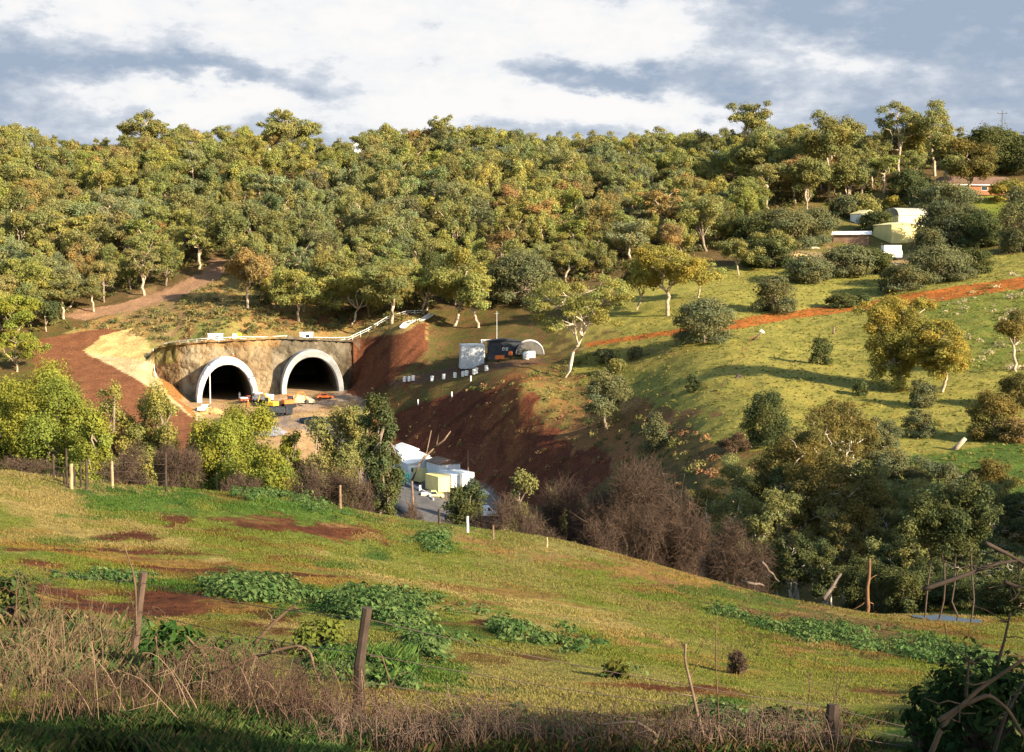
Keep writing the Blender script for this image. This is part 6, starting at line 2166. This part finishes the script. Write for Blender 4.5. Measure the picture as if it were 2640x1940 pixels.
def build_weeds():
    """broad leaved weeds growing in bands across the field"""
    rng = np.random.RandomState(31)
    bands = [((160, 1490), (700, 1506), 10, 300, .8), ((560, 1512), (940, 1568), 26, 600, 1.1), ((900, 1560), (1240, 1620), 36, 700, 1.1), ((1000, 1600), (1120, 1680), 26, 180, 1.0), ((1240, 1620), (1520, 1670), 22, 200, .9), ((600, 1262), (860, 1325), 16, 330, 1.2), ((860, 1320), (1010, 1350), 10, 80, 1.0),
             ((1085, 1395), (1150, 1420), 18, 120, 1.3), ((960, 1395), (1050, 1398), 8, 60, 1.0), ((1830, 1585), (2100, 1640), 11, 140, 1.0), ((2050, 1610), (2110, 1650), 20, 130, 1.1), ((2150, 1640), (2560, 1720), 32, 240, 1.1), ((380, 1665), (480, 1760), 50, 200, 1.0), ((1820, 1860), (2060, 1890), 28, 170, .8), ((820, 1720), (1070, 1750), 30, 170, .8),
             ((1150, 1860), (1500, 1900), 40, 160, .7), ((1550, 1730), (1640, 1750), 14, 50, .8)]
    P, N_, C, S = [], [], [], []
    for (x0, y0), (x1, y1), th, n, sc in bands:
        n = int(n * 3.0)
        t = rng.rand(n)
        px = x0 + (x1 - x0) * t + rng.normal(size=n) * 18
        py = y0 + (y1 - y0) * t + rng.normal(size=n) * th * .55
        d, a = ground_hits(px, np.minimum(py, 1955))
        for dd, aa in zip(d, a):
            if np.isnan(dd):
                continue
            x, y = aa * dd, dd
            v = float(vnoise(np.array(x), np.array(y), .5 + dd * .02) + .5 * vnoise(np.array(x + 50), np.array(y), .2 + dd * .006))
            if rng.rand() > sm((v - .55) / .75) * .75:
                continue
            sc2 = .45 + .8 * max(0, v - .5)
            z = float(gz(x, y))
            h = sc * sc2 * rng.uniform(.05, .24) * (1 + dd * .014)
            k = rng.randint(16, 30)
            an = rng.uniform(0, 6.28, k)
            rr = h * rng.uniform(.2, 1.3, k)
            p = np.stack([x + np.cos(an) * rr, y + np.sin(an) * rr, z + h * rng.uniform(.25, 1.0, k)], 1)
            nn = np.stack([np.cos(an) * .7, np.sin(an) * .7, rng.uniform(.3, 1, k)], 1)
            P.append(p)
            N_.append(nn / np.linalg.norm(nn, axis=1)[:, None])
            g = rng.rand()
            col = np.array((.05, .105, .032)) * (1 - g) + np.array((.12, .165, .055)) * g
            C.append(np.repeat([col], k, 0) * rng.uniform(.7, 1.3, (k, 1)))
            S.append(np.full(k, .04 + h * .17))
    P, N_, C, S = map(np.concatenate, (P, N_, C, S))
    V, Q = cards(P, N_, S[:, None], rng, 1.5)
    o = obj('weeds', new_mesh('weeds', V, Q, {'Col': np.repeat(C, 4, 0), 'Var': np.ones((len(V), 3))}), LEAFV)
    o['kind'] = 'stuff'


def canes(name, rng, p, w, dep, h, n, r, label, m=None, arch=.6, twigs=3, group=None, up=.0):
    """a bramble of arching dry canes with side twigs"""
    mb = MB()
    for k in range(n):
        x0, y0 = rng.uniform(-w / 2, w / 2), rng.uniform(-dep / 2, dep / 2)
        z0 = float(gz(p.x + x0, p.y + y0)) - p.z
        an = rng.uniform(0, 6.28)
        L_ = h * rng.uniform(.5, 1.5)
        out = L_ * rng.uniform(.2, 1.0) * (1 - up)
        t = np.linspace(0, 1, 8)
        hh = h * rng.uniform(.4, 1.1)
        q = np.stack([x0 + np.cos(an) * out * t, y0 + np.sin(an) * out * t * .6, z0 + hh * (np.sin(t * math.pi * rng.uniform(.5, .5 + arch * .5)))], 1)
        q += np.cumsum(rng.normal(size=q.shape) * .018 * h, 0)
        rr = r * rng.uniform(.5, 1.3)
        mb.tube(q, np.linspace(rr, rr * .45, 8), 4, False)
        for j in range(twigs):
            i = rng.randint(2, 7)
            e = q[i] + rng.normal(size=3) * h * .16 + np.array([0, 0, .03 * h])
            mb.tube(bent(q[i], e, 4, rng, .12), np.linspace(rr * .5, rr * .25, 4), 3, False)
    o = mb.build(name, m or CANE, None, False, p)
    return tag(o, label, 'bramble', group)


PINK_CANE = mat('pinkish_cane', (.078, .045, .031), .9, .5, 3)
DARK_CANE = mat('dark_cane', (.13, .085, .06), .9, .5, 3)


def build_brambles():
    rng = np.random.RandomState(51)
    g = lambda px, py: G(px, min(py, 1950), 6, 60)
    lst = [(60, 1740, 300, 1.4, 44, .0055, CANE, .5, 'tall tangle of dry upright stalks at the left edge of the foreground', .5), (230, 1720, 240, 1.0, 32, .005, CANE, .7, 'tangle of dry stalks left of the leaning post', .3),
           (300, 1850, 330, .5, 130, .0045, PINK_CANE, .9, 'low pinkish dry bramble in front of the leaning post', .0), (60, 1850, 300, .7, 80, .005, CANE, .8, 'dry bramble in the lower left corner', .1),
           (720, 1850, 330, .58, 170, .0045, PINK_CANE, .9, 'thick pinkish dry bramble between the two near posts', .0), (840, 1890, 280, .55, 120, .005, PINK_CANE, .9, 'low dry bramble at the foot of the middle post', .0),
           (560, 1800, 260, .7, 120, .006, CANE, 1.0, 'loose dry bramble over the dark green leaves', .0), (1050, 1920, 420, .4, 240, .005, DARK_CANE, .9, 'low dark bramble right of the middle post', .0),
           (1480, 1925, 500, .35, 260, .005, DARK_CANE, .9, 'long dark bramble along the bottom edge of the photo', .0), (1950, 1930, 400, .4, 200, .005, DARK_CANE, .9, 'low brown bramble left of the right hand post', .0)]
    STRAW_CANE = mat('straw_cane', (.20, .135, .082), .9, .4, 3)
    lst += [(120, 1780, 230, 1.0, 16, .0055, STRAW_CANE, 1.0, 'few thick straw coloured canes arching over the left tangle', .1), (420, 1860, 420, .8, 14, .0055, STRAW_CANE, 1.0, 'few thick straw coloured canes arching over the bramble at the leaning post', .0),
            (760, 1880, 420, .75, 16, .0055, STRAW_CANE, 1.0, 'few thick straw coloured canes arching over the bramble at the middle post', .0), (1250, 1920, 110, .6, 18, .005, STRAW_CANE, 1.0, 'few straw coloured canes along the bottom edge right of the middle post', .0), (2120, 1900, 90, .8, 12, .005, CANE, .6, 'scattered thin stalks round the right hand post', .4)]
    for px, py, w, h, n, r, m, ar, l, up in lst:
        p = g(px, py)
        canes('bramble', rng, p, w / F * p.y, 1.6, h, n, r, l, m, ar, 3, 'dry brambles in the foreground', up)

    def stick(pts, d, r, label, m=CANE, name='dry_cane', forks=()):
        """a single dry stem through points of the photograph at about distance d"""
        P = []
        for i, q in enumerate(pts):
            a, b = ray(q[0], q[1])
            dd = d + (q[2] if len(q) > 2 else 0)
            P.append((float(a) * dd, dd, float(b) * dd))
        P = np.array(P)
        t = np.linspace(0, 1, len(P))
        tt = np.linspace(0, 1, len(P) * 4)
        S_ = np.stack([np.interp(tt, t, P[:, i]) for i in range(3)], 1)
        S_[1:-1] = (S_[:-2] + S_[1:-1] * 2 + S_[2:]) / 4
        o0 = S_[0].copy()
        mb = MB().tube(S_ - o0, np.linspace(r, r * .55, len(S_)), 6)
        rg = np.random.RandomState(int(pts[0][0]))
        for k in range(5):
            i = rg.randint(3, len(S_) - 1)
            e = S_[i] - o0 + rg.normal(size=3) * np.array([.18, .1, .14]) * d / 16
            mb.tube(bent(S_[i] - o0, e, 4, rg, .1), np.linspace(r * .4, r * .2, 4), 4, False)
        tag(mb.build(name, m, None, True, o0), label, 'branch' if 'branch' in name else 'cane')

    stick([(352, 1640), (350, 1520), (342, 1470), (318, 1402)], 19.2, .018, 'bare pale stem rising beside the leaning post', CANE)
    stick([(560, 1740), (640, 1700), (720, 1675), (770, 1664), (800, 1680), (812, 1730), (840, 1800), (880, 1850)], 15.5, .02, 'thick arching cane between the near posts')
    stick([(655, 1660), (700, 1610), (740, 1575), (762, 1560)], 18, .03, 'pale broken branch lying against the soil bank', CANE)
    stick([(480, 1640), (510, 1672), (560, 1670), (610, 1700)], 16, .014, 'short arched cane above the dark green leaves')
    stick([(1828, 1940), (1800, 1850), (1782, 1770), (1765, 1700), (1768, 1660)], 13, .02, 'dark slender stem leaning in the right foreground', TIMBER)
    stick([(1858, 1945), (1850, 1800), (1845, 1700), (1848, 1590)], 13, .009, 'thin upright straw stalk right of the leaning stem', CANE)
    stick([(1000, 1870), (1005, 1760), (985, 1690)], 15.5, .012, 'pale stalk right of the middle post', CANE)
    stick([(1660, 1945), (1700, 1900), (1640, 1860), (1540, 1870)], 12.5, .02, 'dark curled branch at the bottom edge', TIMBER)
    stick([(915, 1960), (905, 1900), (890, 1850)], 14, .012, 'bent straw stalk at the foot of the middle post', CANE)
    # branches of the shrub at the lower right
    big = [([(2400, 1945), (2430, 1870), (2520, 1780), (2640, 1700)], .02, 'long pale branch slanting up at the lower right corner'), ([(2420, 1860), (2480, 1820), (2550, 1790), (2600, 1830), (2640, 1900)], .019, 'arching pale branch below the long slanting one'),
           ([(2560, 1950), (2590, 1850), (2640, 1760)], .014, 'dark branch crossing behind the arching one'), ([(2380, 1520), (2470, 1490), (2560, 1455), (2660, 1440)], .018, 'thin twig reaching in from the right edge over the gully'),
           ([(2540, 1400), (2600, 1430), (2660, 1465)], .018, 'short twig hanging in from the right edge over the gully'), ([(2590, 1500), (2620, 1512), (2670, 1522)], .015, 'lowest twig reaching in from the right edge'), ([(2570, 1720), (2590, 1650), (2605, 1580)], .012, 'upright thin stem near the right edge'), ([(2490, 1800), (2495, 1740), (2500, 1690)], .012, 'short upright stem among the dark leaves')]
    for pts, r, l in big:
        stick(pts, 9.5, r, l, CANE if r > .018 else TIMBER_DARK, 'dry_branch')
    # leafy shrubs near by
    def leafy(px, py, top, w, l, col, leaf, n, seed, dd=None):
        r2 = np.random.RandomState(seed)
        p = g(px, py) if dd is None else B(px, dd)
        H, W = max(.3, ztop(px, top, p.y) - p.z), w / F * p.y
        mb, cl = round_shape(r2, H, W, n, .1, .22)
        cl = fit(cl, mb, H, W)
        root = empty('leafy_shrub', p, 0, l, 'shrub')
        mb.build('stem', TIMBER_DARK, root)
        c = obj('crown', leaf_mesh('crown', cl, leaf, r2, .95), LEAF, root)
        c.color = (*col, 1)
    leafy(455, 1760, 1618, 190, 'dark green leafy bush beside the leaning post', (.045, .095, .022), .10, 12, 1)
    leafy(820, 1690, 1600, 150, 'yellow green weed bush left of the middle post', (.13, .15, .03), .08, 9, 2)
    leafy(590, 1700, 1660, 130, 'low green leafy bush on the soil bank', (.06, .11, .025), .08, 9, 3)
    tree_at('bare', 1900, (1740, 8, 60), 1680, 66, None, 'small brown twiggy weed standing in the right of the field', name='twiggy_weed', cat='weed', fine=.006)
    leafy(1585, 1750, 1715, 70, 'small green weed in the middle of the field', (.11, .12, .03), .09, 7, 5)
    leafy(2560, 1930, 1690, 330, 'dark leafy shrub filling the lower right corner', (.028, .050, .018), .055, 22, 6, 10.0)
    leafy(2400, 1900, 1770, 120, 'spiky dark shrub left of the corner shrub', (.035, .060, .020), .06, 10, 7, 10.5)
    leafy(2020, 1900, 1835, 130, 'green bush left of the right hand post', (.05, .095, .022), .09, 10, 8)
    leafy(40, 1600, 1480, 130, 'dark green creeper on the stalks at the left edge', (.06, .09, .03), .09, 12, 9)
    for i, (x, y, zt, w_) in enumerate([(16.5, -2.4, 6.6, 4.2), (22.5, -4.2, 7.4, 4.2)]):  # trees out of view to the right, added to shade the near ground
        r2 = np.random.RandomState(60 + i)
        z = float(gz(x, y))
        mb, cl = gum_shape(r2, zt - z, w_, base=.4, nlimb=6, ntip=3, csize=.115)
        cl = fit(cl, mb, zt - z, w_)
        root = empty('unseen_shade_tree', (x, y, z), 0, f'unseen bushy tree added to shade the foreground, {ORDS[i]} from the field', 'tree', 'unseen trees shading the foreground')
        mb.build('stem', TIMBER_DARK, root)
        c = obj('crown', leaf_mesh('crown', cl, .09, r2, 1.2), LEAF, root)
        c.color = (.05, .09, .025, 1)
    # fallen pale logs at the gully edge
    for i, (a, b, r, l) in enumerate([((2150, 1545), (2195, 1480), .13, 'pale fallen log leaning in the gully left of the dead trunk'), ((1985, 1450), (2030, 1500), .09, 'pale dead branch sticking out of the thicket'), ((1930, 1498), (1990, 1510), .10, 'grey log lying at the crest of the field')]):
        p0 = B(a[0], 82)
        z0, z1 = ztop(a[0], a[1], 82), ztop(b[0], b[1], 84)
        q = np.array([(float(ray(a[0], 0)[0]) * 82, 82, z0), (float(ray(b[0], 0)[0]) * 84, 84, z1)])
        m_ = bent(q[0], q[1], 6, np.random.RandomState(i), .008)
        tag(MB().tube(m_ - q[0], np.linspace(r, r * .6, 6), 7).build('fallen_log', mat('log_grey', (.13, .10, .08), .9, .4, 2), None, True, q[0]), l, 'log')
    # dead trunk and forked bare sapling
    p = B(2247, 84)
    H = ztop(2247, 1440, 84) - p.z
    r2 = np.random.RandomState(4)
    mb = MB().tube(bent((0, 0, -.4), (.1, 0, H), 8, r2, .01), np.linspace(.15, .08, 8), 8)
    for z, dx, dz in ((.3, -1.0, -.7), (.28, .8, -.8), (.6, .6, .4)):
        mb.tube(bent((0, 0, H * z), (dx, .2, H * z + dz), 4, r2, .05), np.linspace(.045, .02, 4), 5)
    tag(mb.build('dead_trunk', mat('orange_bark', (.19, .10, .05), .9, .35, 2), None, True, p), 'bare orange dead trunk at the edge of the gully', 'tree')
    p = B(1075, 106)
    H = ztop(1075, 1105, 106) - p.z
    mb = MB()
    A_ = lambda px, py, d=106: np.array([float(ray(px, py)[0]) * d, d, float(ray(px, py)[1]) * d]) - np.array(p)
    st = A_(1062, 1240)
    mb.tube([(0, 0, -.5), st * .5, st], [.11, .10, .09], 6)
    for pts in ([(1062, 1240), (1080, 1200), (1100, 1165), (1112, 1110)], [(1062, 1240), (1085, 1190), (1125, 1150), (1135, 1095)], [(1118, 1155), (1145, 1135), (1162, 1112)]):
        mb.tube([A_(*q) for q in pts], np.linspace(.10, .04, len(pts)), 5)
    tag(mb.build('bare_sapling', mat('bare_wood', (.17, .115, .08), .9, .4, 2), None, True, p), 'forked bare sapling standing before the red cutting', 'tree')


def build_pond():
    for i, px in enumerate((2405, 2437, 2476, 2512)):
        p = B(px, 72.2 + i * .2)
        rg_ = np.random.RandomState(300 + i)
        H = ztop(px, 1300 - 20 * i, 72) - p.z
        mb, cl = gum_shape(rg_, H, 3.2, base=.6, nlimb=4, ntip=3, csize=.13, trunk=.0075, lean=.0, twist=.3)
        cl = fit(cl, mb, H, 3.2)
        put_tree('gum_sapling', 'tree', p, mb, cl, .11, BARK_DARK, TINT['dark'], f'slender dark trunked sapling before the pond, {ORDS[i]} from the left', 310 + i, 1.0, 'saplings before the pond')
    c = B(2458, 74)
    zw = -18.75
    n = 28
    ang = np.linspace(0, 6.283, n, endpoint=False)
    V = [(c.x, 74, zw)] + [(c.x + 1.7 * math.cos(a) * (1 + .1 * math.sin(3 * a)), 74 + .75 * math.sin(a) * (1 + .3 * math.sin(5 * a)) - .55 * math.cos(a), zw) for a in ang]
    m, nt, N, L = mat_new('pond_water')
    b = N('ShaderNodeBsdfPrincipled')
    b.inputs['Base Color'].default_value = (.02, .03, .035, 1)
    b.inputs['Roughness'].default_value = .06
    b.inputs['Specular IOR Level'].default_value = .9
    nz = N('ShaderNodeTexNoise')
    nz.inputs['Scale'].default_value = 14
    bp = N('ShaderNodeBump')
    bp.inputs['Distance'].default_value = .01
    L(nz.outputs[0], bp.inputs['Height'])
    L(bp.outputs[0], b.inputs['Normal'])
    o = N('ShaderNodeOutputMaterial')
    L(b.outputs[0], o.inputs[0])
    w = obj('pond_water', new_mesh('pond_water', V, None, None, False, [(0, i + 1, (i + 1) % n + 1) for i in range(n)]), m)
    w['kind'] = 'structure'


build_fences()
build_grass()
build_tall_grass()
build_weeds()
build_brambles()
build_pond()
